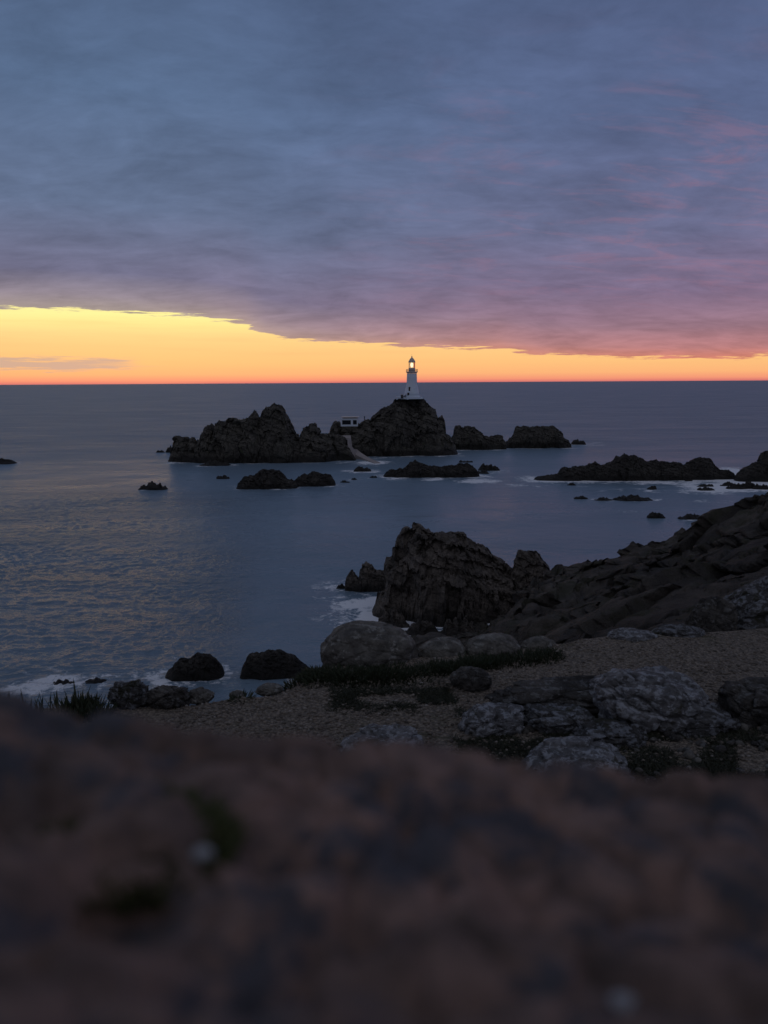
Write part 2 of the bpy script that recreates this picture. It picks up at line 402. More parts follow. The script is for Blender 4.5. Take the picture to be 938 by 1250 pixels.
crag('shore_rock', [(200, 828), (205, 820), (212, 813), (219, 804), (224, 803), (230, 806), (236, 801), (243, 796.5), (252, 797), (260, 799), (267, 806), (272, 812), (276, 824)],
     833, 'dark twin humped rock in the surf below the ledge', 'rock', mat=M_LOW_ROCK, depth=0.9, seed=95, res=2.4, foam=0.35, rough=0.9)
crag('shore_rock', [(292, 826), (297, 812), (301, 804), (307, 798), (316, 800), (326, 796), (340, 795.5), (350, 800), (358, 802), (365, 808), (371, 813), (378, 820), (384, 830)],
     834, 'low broken dark rock at the shore below the ledge, beside the largest boulder', 'rock', mat=M_LOW_ROCK, depth=0.9, seed=96, res=2.4, foam=0.2, rough=0.7)
low(60, 96, 830, 838, 'low dark rock in foaming surf near the water grass', seed=97, foam=0.45)
low(98, 136, 828, 836.5, 'flat dark rock in foaming surf beside the low one', seed=98, foam=0.45)

# ------------------------------------------------------------------ headland: the ledge, the gully and the slope down to the sea
LEDGE = 26.0
def rel(y, d): return EYE - (y - 466.5) / F * d
cols = {   # photo column: list of (distance, height)
    -900: [(0, 26), (8.0, 26), (9.5, 25), (16, 21), (30, 14), (50, 2), (58, 0.2), (66, -3), (110, -6), (140, -6)],
    -200: [(0, 26), (9.1, 26), (10.4, 25), (16, 21), (30, 14), (50, 2), (58, 0.2), (66, -3), (110, -6), (140, -6)],
    0:    [(0, 26), (9.1, 26), (10.4, 25), (16, 21), (30, 14), (50, 2), (58, 0.2), (66, -3), (110, -6), (140, -6)],
    150:  [(0, 26), (9.1, 26), (10.4, 25), (16, 21), (30, 14), (50, 2), (58, 0.2), (66, -3), (110, -6), (140, -6)],
    280:  [(0, 26), (9.4, 26), (10.7, 25), (16, 21.5), (30, 14.5), (50, 2), (58, 0.2), (66, -3), (110, -6), (140, -6)],
    380:  [(0, 26), (10.4, 26), (11.6, 25), (16, 22), (30, 15), (50, 2), (58, 0.2), (66, -3), (110, -6), (140, -6)],
    450:  [(0, 26), (10.8, 26), (12.0, 25.2), (16, 22.5), (30, 15), (55, 6), (84, 0.3), (92, -2.5), (110, -6), (140, -6)],
    560:  [(0, 26), (10.9, 26), (12.2, 25.2), (16, 23), (30, 17), (55, 8), (84, 0.8), (95, -1.5), (110, -6), (140, -6)],
    600:  [(0, 26), (10.95, 26), (12.3, 25.2), (16, 23), (30, 18), (55, 10), (82, 2.0), (97, -1), (110, -6), (140, -6)],
    640:  [(0, 26), (11.2, 26), (12.5, 25.2), (16, 23), (25, 20), (40, rel(782, 40)), (60, rel(772, 60)), (90, rel(756, 90)), (98, 0), (106, -4), (140, -6)],
    680:  [(0, 26), (11.35, 26), (12.6, 25.2), (16, 23.2), (25, 20.5), (40, rel(771, 40)), (60, rel(734, 60)), (84, rel(708, 84)), (92, 5), (102, -4), (140, -6)],
    720:  [(0, 26), (11.6, 26), (12.9, 25.4), (16, 23.6), (25, 21), (38, rel(765, 38)), (56, rel(724, 56)), (80, rel(684, 80)), (88, 6), (100, -4), (140, -6)],
    790:  [(0, 26), (11.8, 26), (13.1, 25.4), (16, 24), (25, 21.8), (35, rel(750, 35)), (50, rel(712, 50)), (70, rel(675, 70)), (78, 8), (94, -4), (140, -6)],
    850:  [(0, 26), (11.9, 26), (13.2, 25.4), (16, 24.2), (22, rel(760, 22)), (32, rel(728, 32)), (44, rel(694, 44)), (61, rel(658, 61)), (70, 10), (90, -4), (140, -6)],
    905:  [(0, 26), (12.0, 26), (13.4, 25.5), (17, 24.5), (22, rel(742, 22)), (30, rel(712, 30)), (42, rel(662, 42)), (54, rel(629, 54)), (62, 14), (88, -4), (140, -6)],
    938:  [(0, 26), (12.1, 26), (13.6, 25.5), (17, 24.6), (22, rel(732, 22)), (30, rel(698, 30)), (40, rel(646, 40)), (50, rel(613, 50)), (60, 15), (88, -4), (140, -6)],
    1100: [(0, 26), (13, 26), (15, 25.6), (18, 25), (24, 25), (32, 25.2), (40, 25.8), (46, 26), (58, 17), (88, -4), (140, -6)],
    1900: [(0, 26), (13, 26), (15, 25.8), (18, 25.5), (24, 26), (32, 27), (40, 28), (60, 28), (80, 27), (110, 24), (140, 22)],
}
ck = sorted(cols)
az_tab = np.array([math.atan((x - CX) / F) for x in ck])
d_rows = np.concatenate([np.linspace(0, 5.5, 8)[:-1], np.arange(5.5, 14, 0.07), 14 * (140 / 14) ** np.linspace(0, 1, 260), [160, 200, 300, 500]])
z_tab = np.array([np.interp(d_rows, *zip(*cols[x])) for x in ck])
az_f = np.linspace(az_tab[0], az_tab[-1], 900)
fine_mask = (az_f > -0.56) & (az_f < 0.56)
az_f = np.concatenate([az_f[az_f <= -0.56][::6], np.linspace(-0.56, 0.56, 820), az_f[az_f >= 0.56][::6]])
az_b = np.linspace(az_tab[-1] + 0.05, az_tab[0] + 2 * math.pi - 0.05, 60)
az_all = np.concatenate([az_f, az_b])
Z = np.zeros((len(az_all), len(d_rows)))
for j in range(len(d_rows)):
    Z[:len(az_f), j] = np.interp(az_f, az_tab, z_tab[:, j])
back_z = np.interp(d_rows, [0, 4, 9, 20, 60, 140, 500], [26, 26, 26.5, 28, 30, 31, 32])
for i, a in enumerate(az_b):
    k = sm(0, 0.25, (i + 1) / (len(az_b) + 1)) * sm(0, 0.25, 1 - (i + 1) / (len(az_b) + 1))
    side = z_tab[-1] if i < len(az_b) / 2 else z_tab[0]
    Z[len(az_f) + i] = side * (1 - k) + back_z * k
A, D = np.meshgrid(az_all, d_rows, indexing='ij')
P = np.stack([np.sin(A) * D, np.cos(A) * D, Z], -1).reshape(-1, 3)
# distances in the table are forward distances: correct for the columns in view
cosA = np.maximum(np.cos(A.ravel()), 0.55); fw = np.where(np.cos(A.ravel()) > 0, 1 / cosA, 1 / 0.55)
P[:, :2] *= fw[:, None]
Df = D.ravel()
edge_d = np.interp(np.where(A.ravel() > math.pi, A.ravel() - 2 * math.pi, A.ravel()), az_tab, np.array([cols[x][1][0] for x in ck]))
slope = sm(0.3, 3.5, Df - edge_d)
back_side = np.cos(A.ravel()) < 0.3
amp = slope * np.interp(Df, [12, 20, 40, 90], [0.25, 0.7, 1.5, 1.9])
b = 3.4
q3 = P / b; q3 = q3 + 0.3 * np.stack([vnoise(q3 * 1.1, 440 + k) for k in range(3)], 1)
f1, f2, rr = cells(q3, 5); g1, g2, r2 = cells(q3 * 2.6, 6)
P[:, 2] += (rr[:, 0] * 0.34 + r2[:, 0] * 0.13 - 0.16 * (1 - sm(0, .12, f2 - f1)) - 0.06 * (1 - sm(0, .12, g2 - g1))) * amp
P[:, 2] += (fbm(P / 11.0, 8, 3) * 0.8 + ridged(P / 6.0, 88, 2) * 0.22 + fbm(P / 2.2, 89, 4) * 0.15) * amp
P[:, 2] += (fbm(P / 2.0, 50, 4) * 0.05 + fbm(P / 0.35, 51, 3) * 0.02) * (1 - slope) * (Df > 3)
P[:, 2] += 0.25 * amp
for k in (0, 1):
    P[:, k] += (fbm(P / 3.0 + 40 * k, 91 + k, 4) * 0.75 + rr[:, 1 + k] * 0.45 + r2[:, 1 + k] * 0.2) * amp
sh = P[(np.abs(P[:, 2]) < 0.5) & (~back_side)]
SHORE.append((sh[::max(1, len(sh) // 700)], 0.25))
HEAD_P = P.reshape(len(az_all), len(d_rows), 3)

mt, nt, bs = material('headland_ground')
geo = nt.node('ShaderNodeNewGeometry').outputs['Position']
gr = nt.node('ShaderNodeAttribute', attribute_name='gravel').outputs['Fac']
big = nt.noise(geo, 0.16, 7, 0.62); med = nt.noise(geo, 1.1, 7, 0.65); fine = nt.noise(geo, 9, 6, 0.7)
rockc = nt.mix(nt.mr(big, 0.4, 0.6), (0.09, 0.082, 0.073, 1), (0.165, 0.147, 0.124, 1))
rockc = nt.mix(nt.mr(med, 0.35, 0.65), nt.mix(0.5, rockc, (0.035, 0.033, 0.03, 1)), rockc)
veg = nt.noise(nt.vmul(geo, (1, 1, 1.5)), 0.42, 7, 0.7, 0.5)
rockc = nt.mix(nt.math('MULTIPLY', nt.mr(veg, 0.5, 0.6), 0.85), rockc, (0.075, 0.074, 0.05, 1))
pv = nt.voro(geo, 26.0); pebc = nt.mix(nt.sep(pv.outputs['Color'])[0], (0.15, 0.13, 0.105, 1), (0.3, 0.253, 0.2, 1))
pebc = nt.mix(nt.math('MULTIPLY', nt.mr(pv.outputs['Distance'], 0.3, 0.8), 0.6), pebc, (0.055, 0.048, 0.042, 1))
gpat = nt.noise(geo, 0.9, 6, 0.7, 0.6)
pebc = nt.mix(nt.math('MULTIPLY', nt.mr(gpat, 0.55, 0.66), 0.7), pebc, (0.07, 0.073, 0.04, 1))
nt.put(bs.inputs['Base Color'], nt.mix(gr, rockc, pebc))
bs.inputs['Roughness'].default_value = 0.9; bs.inputs['Specular IOR Level'].default_value = 0.2
jt = nt.voro(nt.vmul(geo, (0.8, 0.8, 1.5)), 0.9, 'F1').outputs['Distance']
hh = nt.math('ADD', nt.math('ADD', nt.math('MULTIPLY', med, 1.0), nt.math('MULTIPLY', jt, -0.5)), nt.math('MULTIPLY', fine, 0.5))
hp = nt.math('MULTIPLY', pv.outputs['Distance'], -0.06)
nt.put(bs.inputs['Normal'], nt.bump(nt.math('ADD', nt.math('MULTIPLY', hh, nt.math('SUBTRACT', 1.0, gr)), nt.math('MULTIPLY', hp, gr)), 1.0, 0.7))
head = link_grid('headland', HEAD_P, mt, wrap=True)
attr(head, 'gravel', (1 - sm(0.0, 1.2, Df - edge_d + 0.3 * fbm(P / 1.5, 77, 3))) * (~back_side))
tag(head, kind='structure')

from mathutils.bvhtree import BVHTree
me = head.data
HB = BVHTree.FromPolygons([v.co.copy() for v in me.vertices], [tuple(p.vertices) for p in me.polygons if True])
def ground(x, y, default=LEDGE):
    h = HB.ray_cast(Vector((x, y, 60)), Vector((0, 0, -1)))
    return h[0].z if h[0] is not None else default

def ledge_at(x, y):
    """where the line of sight through photo position x, y meets the headland"""
    d = ray(x, y).normalized()
    h = HB.ray_cast(Vector((0, 0, EYE)) + d * 3.0, d)
    if h[0] is None: return None
    return h[0]

# ------------------------------------------------------------------ boulders and stones
def ico(sub):
    import bmesh
    bm = bmesh.new(); bmesh.ops.create_icosphere(bm, subdivisions=sub, radius=1)
    V = np.array([v.co[:] for v in bm.verts]); Fc = [tuple(v.index for v in f.verts) for f in bm.faces]
    bm.free()
    return V, Fc
ICO5, ICO4, ICO1, ICO2 = ico(6), ico(4), ico(1), ico(2)

def boulder(name, x0, x1, ytop, ybase, label, mat, Y=None, seed=0, depth=0.8, round_=0.35, rough=1.0, cat='boulder', group=None, tilt=0.0, sink=0.25, square=0.0):
    """A rock that fills x0..x1, ytop..ybase of the photograph, resting on the ledge."""
    xm = 0.5 * (x0 + x1)
    if Y is None:
        g = ledge_at(xm, ybase)
        Y = g.y if g is not None else 11.5
    W = (x1 - x0) / F * Y; Hh = at(xm, ytop, Y)[2] - at(xm, ybase, Y)[2]
    V, Fc = ICO5
    p = V.copy()
    e = 1 - square * 0.45
    p = np.sign(p) * np.abs(p) ** e
    d = fbm(V * 1.1 + seed * 3.1, seed, 3) * 0.22 * rough
    f1, f2, r = cells(V * 1.6 + seed * 1.7, seed)
    d = d + r[:, 0] * 0.10 * rough * (1 - round_) - 0.10 * rough * (1 - sm(0, 0.10, f2 - f1)) * (1 - 0.6 * round_)
    f1, f2, r = cells(V * 3.6 + seed * 2.7, seed + 2)
    d = d + r[:, 0] * 0.045 * rough * (1 - round_) + fbm(V * 6 + seed, seed + 4, 4) * 0.045 * rough
    p = p * (1 + d)[:, None]
    lo, hi = p.min(0), p.max(0)
    p[:, 0] = (p[:, 0] - lo[0]) / (hi[0] - lo[0]) - 0.5
    p[:, 1] = (p[:, 1] - lo[1]) / (hi[1] - lo[1]) - 0.5
    p[:, 2] = (p[:, 2] - lo[2]) / (hi[2] - lo[2])
    p[:, 0] += tilt * (p[:, 2] - 0.5)
    zt = at(xm, ytop, Y)[2]; zb = at(xm, ybase, Y)[2] - sink * Hh
    c = at(xm, ybase, Y)
    P_ = np.stack([p[:, 0] * W, p[:, 1] * W * depth, p[:, 2] * (zt - zb)], 1)
    yoff = Y + W * depth * 0.25
    for _ in range(6):          # the far side of a deep stone shows above its near rim: settle the height
        v = P_ + np.array((c[0], yoff, zb - EYE))
        py = CY - F * (v @ np.array(up)) / (v @ np.array(fwd))
        k = int(py.argmin())
        P_[:, 2] *= max(0.4, 1 - (ytop - py[k]) / F * v[k, 1] / max(P_[k, 2], 0.03) * 0.8)
    o = link(name, P_, Fc, mat, smooth=True, loc=(c[0], Y + W * depth * 0.25, zb))
    tag(o, label, cat, group)
    return o

boulder('boulder', 386, 512, 757, 822, 'largest rounded pale boulder of the row along the rim, split by a crack', M_BOULDER, Y=10.6, seed=2, depth=0.8, round_=0.85, rough=0.8)
boulder('boulder', 509, 571, 777, 812, 'small rounded boulder squeezed beside the largest one on the edge of the ledge', M_BOULDER, Y=10.95, seed=3, depth=0.9, round_=0.9, rough=0.7)
boulder('boulder', 566, 640, 772, 806, 'smooth domed boulder in the middle of the row on the edge of the ledge', M_BOULDER, Y=11.0, seed=5, depth=0.8, round_=0.9, rough=0.7)
boulder('boulder', 636, 684, 776, 800, 'low pale boulder at the end of the rounded row, grass at its foot', M_BOULDER, Y=11.2, seed=6, depth=0.8, round_=0.8, rough=0.8)
boulder('rock_slab', 740, 810, 766, 790, 'bright pale slab lying on the far rim of the gravel', M_LICHEN_PALE, Y=11.5, seed=8, depth=0.7, round_=0.5, cat='rock slab')
boulder('rock_slab', 796, 866, 761, 786, 'low grey slab lying against the foot of the rising outcrop', M_LICHEN, Y=11.7, seed=9, depth=0.7, round_=0.5, cat='rock slab')
boulder('rock_outcrop', 838, 905, 728, 786, 'dark knobbly end of the outcrop rising beyond the gravel', M_DARK_BOULDER, Y=12.6, seed=11, depth=0.8, round_=0.4, cat='outcrop', sink=0.4)
boulder('rock_outcrop', 842, 1090, 694, 790, 'bluish grey outcrop climbing out of view beyond the gravel', M_LICHEN, Y=12.9, seed=12, depth=0.5, round_=0.5, cat='outcrop', sink=0.5, tilt=0.3)
boulder('boulder', 725, 884, 812, 884, 'big humped boulder crusted with pale blue grey lichen on the gravel', M_LICHEN_PALE, seed=14, depth=0.9, round_=0.15, square=0.35, rough=1.1, tilt=-0.25, sink=0.4)
boulder('boulder', 590, 790, 824, 868, 'long dark scabby boulder in front of the gravel strip', M_DARK_BOULDER, seed=15, depth=0.5, round_=0.1, square=0.5, sink=0.5)
boulder('boulder', 548, 604, 813, 842, 'dark brown stone half buried in the gravel beside the plants', M_DARK_BOULDER, seed=16, depth=0.8, round_=0.7)
boulder('rock_slab', 556, 648, 857, 893, 'broken whitish slab in front of the dark scabby boulder', M_LICHEN_PALE, seed=17, depth=0.8, round_=0.0, square=0.5, sink=0.6, tilt=0.3, cat='rock slab')
boulder('rock_slab', 640, 742, 856, 890, 'low grey slab with a yellowish patch of lichen on top', M_LICHEN, seed=18, depth=0.8, round_=0.0, square=0.5, sink=0.6, tilt=-0.3, cat='rock slab')
boulder('rock_slab', 628, 778, 898, 955, 'wide flat pale slab almost touching the blurred rock edge', M_LICHEN_PALE, seed=19, depth=0.8, round_=0.1, cat='rock slab', sink=0.7, square=0.5, tilt=0.2)
boulder('rock_slab', 408, 534, 883, 930, 'soft bluish flat slab just above the blurred rock edge', M_LICHEN_PALE, seed=20, depth=0.7, round_=0.2, cat='rock slab', sink=0.7, square=0.4)
boulder('boulder', 884, 1010, 826, 884, 'dark boulder at the edge of the view beside the lichen crusted one', M_DARK_BOULDER, seed=21, depth=0.7, round_=0.2, square=0.4, sink=0.4)
boulder('rock_slab', 792, 908, 855, 892, 'grey stepped slab leaning against the lichen crusted boulder', M_LICHEN, seed=22, depth=0.8, round_=0.0, square=0.5, sink=0.6, tilt=0.35, cat='rock slab')
boulder('rock_slab', 700, 800, 876, 906, 'small rough grey slab between the wide flat slab and the lichen crusted boulder', M_LICHEN, seed=23, depth=0.8, round_=0.0, square=0.5, sink=0.6, cat='rock slab')
boulder('boulder', 126, 184, 829, 868, 'pale grey boulder on the brink above the surf', M_LICHEN, Y=9.1, seed=24, depth=0.8, round_=0.1, square=0.4, rough=1.4)
boulder('boulder', 172, 232, 836, 868, 'brownish boulder beside the pale one on the brink above the surf', M_DARK_BOULDER, Y=9.1, seed=25, depth=0.8, round_=0.1, square=0.4, rough=1.4)
boulder('boulder', 224, 262, 838, 858, 'small grey stone on the brink among the plants', M_BOULDER, Y=9.3, seed=26, depth=0.9, round_=0.1, rough=1.4)
boulder('boulder', 278, 300, 842, 856, 'small round pale stone at the end of the plant strip', M_BOULDER, Y=9.45, seed=27, depth=0.9, round_=0.8)
boulder('boulder', 310, 346, 833, 848, 'low flat pale stone among the plants on the ledge rim', M_BOULDER, Y=9.9, seed=28, depth=0.9, round_=0.7)

# loose stones on the ground, near the blurred rock
base_st = []
for k in range(6):
    V, Fc = ICO2
    f1, f2, r = cells(V * 1.3 + k * 5, 90 + k)
    p = V * (1 + fbm(V * 1.2 + k * 7, 80 + k, 2) * 0.35 + r[:, 0] * 0.1)[:, None] * np.array((1, 0.8, 0.6))
    o = link('loose_stone', p, Fc, M_BOULDER if k % 2 else M_DARK_BOULDER, smooth=True)
    base_st.append(o)
n_st = 0
first_use = set()
for k in range(400):
    if n_st >= 90: break
    x = random.uniform(640, 960); y = random.uniform(868, 965)
    if random.random() > sm(640, 900, np.array(x)) * 0.9 + 0.1: continue
    g = ledge_at(x, y)
    if g is None or g.y < 5: continue
    q = n_st % 6
    o = base_st[q]
    if q in first_use:
        o = o.copy(); COL.objects.link(o)
    first_use.add(q)
    s = random.choice((0.03, 0.04, 0.05, 0.055, 0.075))
    o.location = (g.x, g.y, g.z + s * 0.25); o.scale = (s, s, s)
    o.rotation_euler = (random.uniform(-.5, .5), random.uniform(-.5, .5), random.uniform(0, 6.3))
    tag(o, 'loose fist sized stone scattered on dark ground beside the blurred rock', 'stone', 'loose stones beside the blurred rock')
    n_st += 1

# gravel: loose pebbles over the ledge
V, Fc = ICO1; Fc = np.array(Fc)
vs, fs = [], []; off = 0; npb = 0
var = [V * (1 + fbm(V * 1.3 + k * 5, 120 + k, 2) * 0.3)[:, None] for k in range(8)]
tries = 0
while npb < 9000 and tries < 40000:
    tries += 1
    x = random.uniform(180, 960); y = random.uniform(770, 960)
    if x < 380 and y < 836: continue
    az = math.atan((x - CX) / F); de = np.interp(az, az_tab, [cols[c][1][0] for c in ck])
    Y = 3.98 * F / (y - 466.5)
    if Y > de: continue
    X = (x - CX) / F * Y * 1.0
    s = 0.010 + 0.022 * random.random() ** 2.5
    z = ground(X, Y)
    a = random.uniform(0, 6.28); ca, sa = math.cos(a), math.sin(a)
    p = var[npb % 8] * np.array((1, .8, .55)) * s
    p = np.stack([p[:, 0] * ca - p[:, 1] * sa + X, p[:, 0] * sa + p[:, 1] * ca + Y, p[:, 2] + z + s * 0.25], 1)
    vs.append(p); fs.append(Fc + off); off += len(p); npb += 1
mtg, nt, bs = material('gravel_stone')
rid = nt.node('ShaderNodeNewGeometry')
rnd = rid.outputs['Random Per Island']
c = nt.ramp(rnd, [(0, (0.08, 0.071, 0.062, 1)), (0.4, (0.18, 0.153, 0.124, 1)), (0.85, (0.28, 0.238, 0.192, 1)), (1, (0.32, 0.3, 0.275, 1))])
c = nt.mix(nt.noise(rid.outputs['Position'], 60, 3), c, nt.mix(0.5, c, (0.05, 0.045, 0.04, 1)))
nt.put(bs.inputs['Base Color'], c); bs.inputs['Roughness'].default_value = 0.85; bs.inputs['Specular IOR Level'].default_value = 0.2
gv = link('gravel', np.concatenate(vs), np.concatenate(fs).tolist(), mtg, smooth=True)
tag(gv, 'brown pebbly gravel strewn over the ledge', 'gravel', kind='stuff')

# ------------------------------------------------------------------ plants
def leaf_mat(name, a, b_):
    mt, nt, bs = material(name)
    g = nt.node('ShaderNodeNewGeometry')
    c = nt.mix(g.outputs['Random Per Island'], a + (1,), b_ + (1,))
    c = nt.mix(nt.math('MULTIPLY', nt.noise(g.outputs['Position'], 12, 3), 0.5), c, tuple(x * 0.6 for x in a) + (1,))
    nt.put(bs.inputs['Base Color'], c); bs.inputs['Roughness'].default_value = 0.6
    bs.inputs['Specular IOR Level'].default_value = 0.3
    return mt
M_GRASS = leaf_mat('grass_blade', (0.03, 0.048, 0.02), (0.06, 0.075, 0.035))
M_FIG = leaf_mat('fleshy_leaf', (0.02, 0.03, 0.012), (0.042, 0.05, 0.022))

def blade(base, dirv, length, width, bend, segs=4):
    """one three-sided tapering leaf"""
    d = np.array(dirv); d = d / np.linalg.norm(d)
    side = np.cross(d, (0, 0, 1.0)); 
    if np.linalg.norm(side) < 1e-3: side = np.array((1.0, 0, 0))
    side /= np.linalg.norm(side); nrm = np.cross(side, d)
    V, Fc = [], []
    for k in range(segs + 1):
        t = k / segs
        c = np.array(base) + d * length * t + np.array((d[0], d[1], -0.35)) * bend * length * t * t
        w = width * (1 - t) ** 0.7 * (0.75 + 0.5 * min(1, t * 3)) + 0.0004
        V += [c + side * w, c - side * w, c + nrm * w * 0.7]
        if k:
            b0 = 3 * (k - 1)
            for a in range(3):
                e = (a + 1) % 3
                Fc.append((b0 + a, b0 + e, b0 + 3 + e, b0 + 3 + a))
    return V, Fc

def tuft_mesh(name, n, h, spread, width, mat, lean=0.35, bend=0.4, up_=1.0):
    V, Fc = [], []
    for k in range(n):
        a = random.uniform(0, 6.283); r = spread * math.sqrt(random.random())
        bs_ = (r * math.cos(a), r * math.sin(a), -0.02)
        dv = (lean * math.cos(a) * random.uniform(0.2, 1.2) + random.uniform(-.15, .15), lean * math.sin(a) * random.uniform(0.2, 1.2) + random.uniform(-.15, .15), up_)
        v, f = blade(bs_, dv, h * random.uniform(0.55, 1.1), width * random.uniform(.7, 1.2), bend * random.uniform(0, 1))
        o_ = len(V); V += v; Fc += [tuple(i + o_ for i in q) for q in f]
    return link(name, V, Fc, mat, smooth=True)

protos = {}
def scatter(kind, spots, label, cat, group, make, nvar=4, smin=0.8, smax=1.2):
    pr = [make() for _ in range(nvar)]
    for k, (x, y, z) in enumerate(spots):
        o = pr[k] if k < nvar else pr[k % nvar].copy()
        if k >= nvar: COL.objects.link(o)
        s = random.uniform(smin, smax)
        o.location = (x, y, z); o.scale = (s, s, s * random.uniform(.85, 1.15)); o.rotation_euler = (0, 0, random.uniform(0, 6.28))
        tag(o, label, cat, group)

def spots_line(pts, n, jx=6, jy=4, Y=None):
    out = []
    for k in range(n):
        t = random.random() * (len(pts) - 1); i = min(int(t), len(pts) - 2); f = t - i
        x = pts[i][0] * (1 - f) + pts[i + 1][0] * f + random.gauss(0, jx)
        y = pts[i][1] * (1 - f) + pts[i + 1][1] * f + random.gauss(0, jy)
        g = ledge_at(x, y) if Y is None else None
        if Y is not None:
            p = at(x, y, Y + random.uniform(-.3, .3)); out.append((p[0], p[1], ground(p[0], p[1])))
        elif g is not None and g.y < 14: out.append((g.x, g.y, g.z))
    return out

scatter('grass', spots_line([(-30, 868), (15, 864), (60, 866), (98, 872)], 26, 6, 2, Y=8.95), 'spiky tuft of dark grass standing against the surf on the brink', 'grass tuft', 'grass tufts on the brink above the surf',
        lambda: tuft_mesh('grass_tuft', 7, 0.27, 0.09, 0.012, M_GRASS, lean=0.3, bend=0.25), 4)
scatter('grass', spots_line([(88, 872), (110, 868), (128, 872)], 14, 5, 2, Y=8.95), 'dense low clump of dark leaves at the end of the spiky grass', 'plant clump', 'leafy clumps at the end of the spiky grass',
        lambda: tuft_mesh('leafy_clump', 40, 0.19, 0.11, 0.012, M_FIG, lean=0.6, bend=0.3), 3)
scatter('fig', spots_line([(250, 850), (290, 845), (330, 838), (370, 830), (392, 824)], 44, 8, 4), 'fleshy dark green ground plant spilling over the ledge rim next to the largest boulder', 'plant', 'fleshy plants on the ledge rim',
        lambda: tuft_mesh('fleshy_plant', 60, 0.12, 0.17, 0.012, M_FIG, lean=0.9, bend=0.3, up_=0.7), 4)
scatter('fig', spots_line([(386, 826), (440, 826), (500, 822), (560, 816), (600, 810), (640, 804), (680, 799)], 80, 8, 4), 'dark green leafy plant growing along the foot of the rounded boulders', 'plant', 'plants along the foot of the rounded boulders',
        lambda: tuft_mesh('leafy_plant', 70, 0.105, 0.18, 0.010, M_FIG, lean=0.7, bend=0.35, up_=0.9), 4, 0.5, 1.45)
# ground cover between the stones: uncountable
VV, FF = [], []
for k in range(6500):
    if k % 5: x = random.uniform(560, 960); y = random.uniform(868, 965)
    else: x = random.uniform(380, 560); y = 852 + random.gauss(0, 7)
    nn = vnoise(np.array([[x / 38, y / 14, 3.3]]), 5)[0]
    if nn < (-0.12 if k % 5 else 0.12): continue
    g = ledge_at(x, y)
    if g is None or g.y > 13 or g.y < 4: continue
    for j in range(9):
        a = random.uniform(0, 6.28)
        v, f = blade((g.x + random.gauss(0, .03), g.y + random.gauss(0, .03), g.z - 0.01), (0.8 * math.cos(a), 0.8 * math.sin(a), random.uniform(.3, 1)), random.uniform(.03, .085), 0.008, 0.2, 2)
        o_ = len(VV); VV += v; FF += [tuple(i + o_ for i in q) for q in f]
gc = link('ground_cover', VV, FF, leaf_mat('creeping_leaf', (0.022, 0.028, 0.014), (0.05, 0.05, 0.028)), smooth=True)
tag(gc, 'dark creeping ground cover between the stones', 'ground cover', kind='stuff')

# ------------------------------------------------------------------ the blurred rock right under the lens
edge_px = [(-500, 815), (-200, 830), (0, 846), (90, 866), (180, 884), (300, 897), (420, 907), (560, 926), (640, 941), (750, 951), (938, 963), (1300, 985), (1900, 1010)]
ex = np.array([p[0] for p in edge_px], float); ey = np.array([p[1] for p in edge_px], float)
ED = 0.50
ax = np.linspace(math.atan((-500 - CX) / F), math.atan((1900 - CX) / F), 240)
ar = np.concatenate([ax, np.linspace(ax[-1] + 0.06, ax[0] + 2 * math.pi - 0.06, 60)])
rr_ = np.concatenate([np.linspace(0, 0.62, 110), np.linspace(0.64, 1.0, 24), np.linspace(1.05, 2.2, 14)])
Pn = np.zeros((len(ar), len(rr_), 3))
for i, a in enumerate(ar):
    front = i < len(ax)
    if front:
        px = CX + F * math.tan(a); y = np.interp(px, ex, ey) + 14 + 6 * sm(300, 900, np.array(px))
        zed = EYE - (y - 466.5) / F * ED
    else:
        t = (i - len(ax) + 1) / (len(ar) - len(ax) + 1)
        z0 = EYE - (1010 - 466.5) / F * ED; z1 = EYE - (815 - 466.5) / F * ED
        zed = z0 * (1 - t) + z1 * t
        zed += 0.0
    dist = rr_ / max(math.cos(a), 0.6) if front else rr_ / 0.6
    fw_ = rr_
    z = np.where(fw_ < ED, (EYE - 0.175) + (zed - (EYE - 0.175)) * sm(-0.1, 1.05, fw_ / ED), zed - 0.9 * (fw_ - ED) - 1.6 * np.clip(fw_ - ED, 0, 9) ** 2)
    if not front:
        z = np.where(fw_ < 1.2, (EYE - 0.175) + (zed - EYE + .175) * np.clip(fw_ / ED, 0, 1), zed - 3.4 * (fw_ - 1.2))
    Pn[i, :, 0] = np.sin(a) * dist; Pn[i, :, 1] = np.cos(a) * dist; Pn[i, :, 2] = np.maximum(z, LEDGE - 0.3)
pp = Pn.reshape(-1, 3)
fall = np.repeat(sm(0.02, 0.12, rr_)[None], len(ar), 0).ravel()
f1, f2, r = cells(pp / 0.11 + 3, 12); g1, g2, r2 = cells(pp / 0.045, 13)
pp[:, 2] += (fbm(pp / 0.16, 200, 3) * 0.006 + r[:, 0] * 0.004 - 0.008 * (1 - sm(0, 0.16, f2 - f1)) * (fbm(pp / 0.2, 203, 2) > -0.1) - 0.006 * (1 - sm(0, 0.15, g2 - g1)) + r2[:, 0] * 0.002 + fbm(pp / 0.02, 201, 2) * 0.0015) * fall
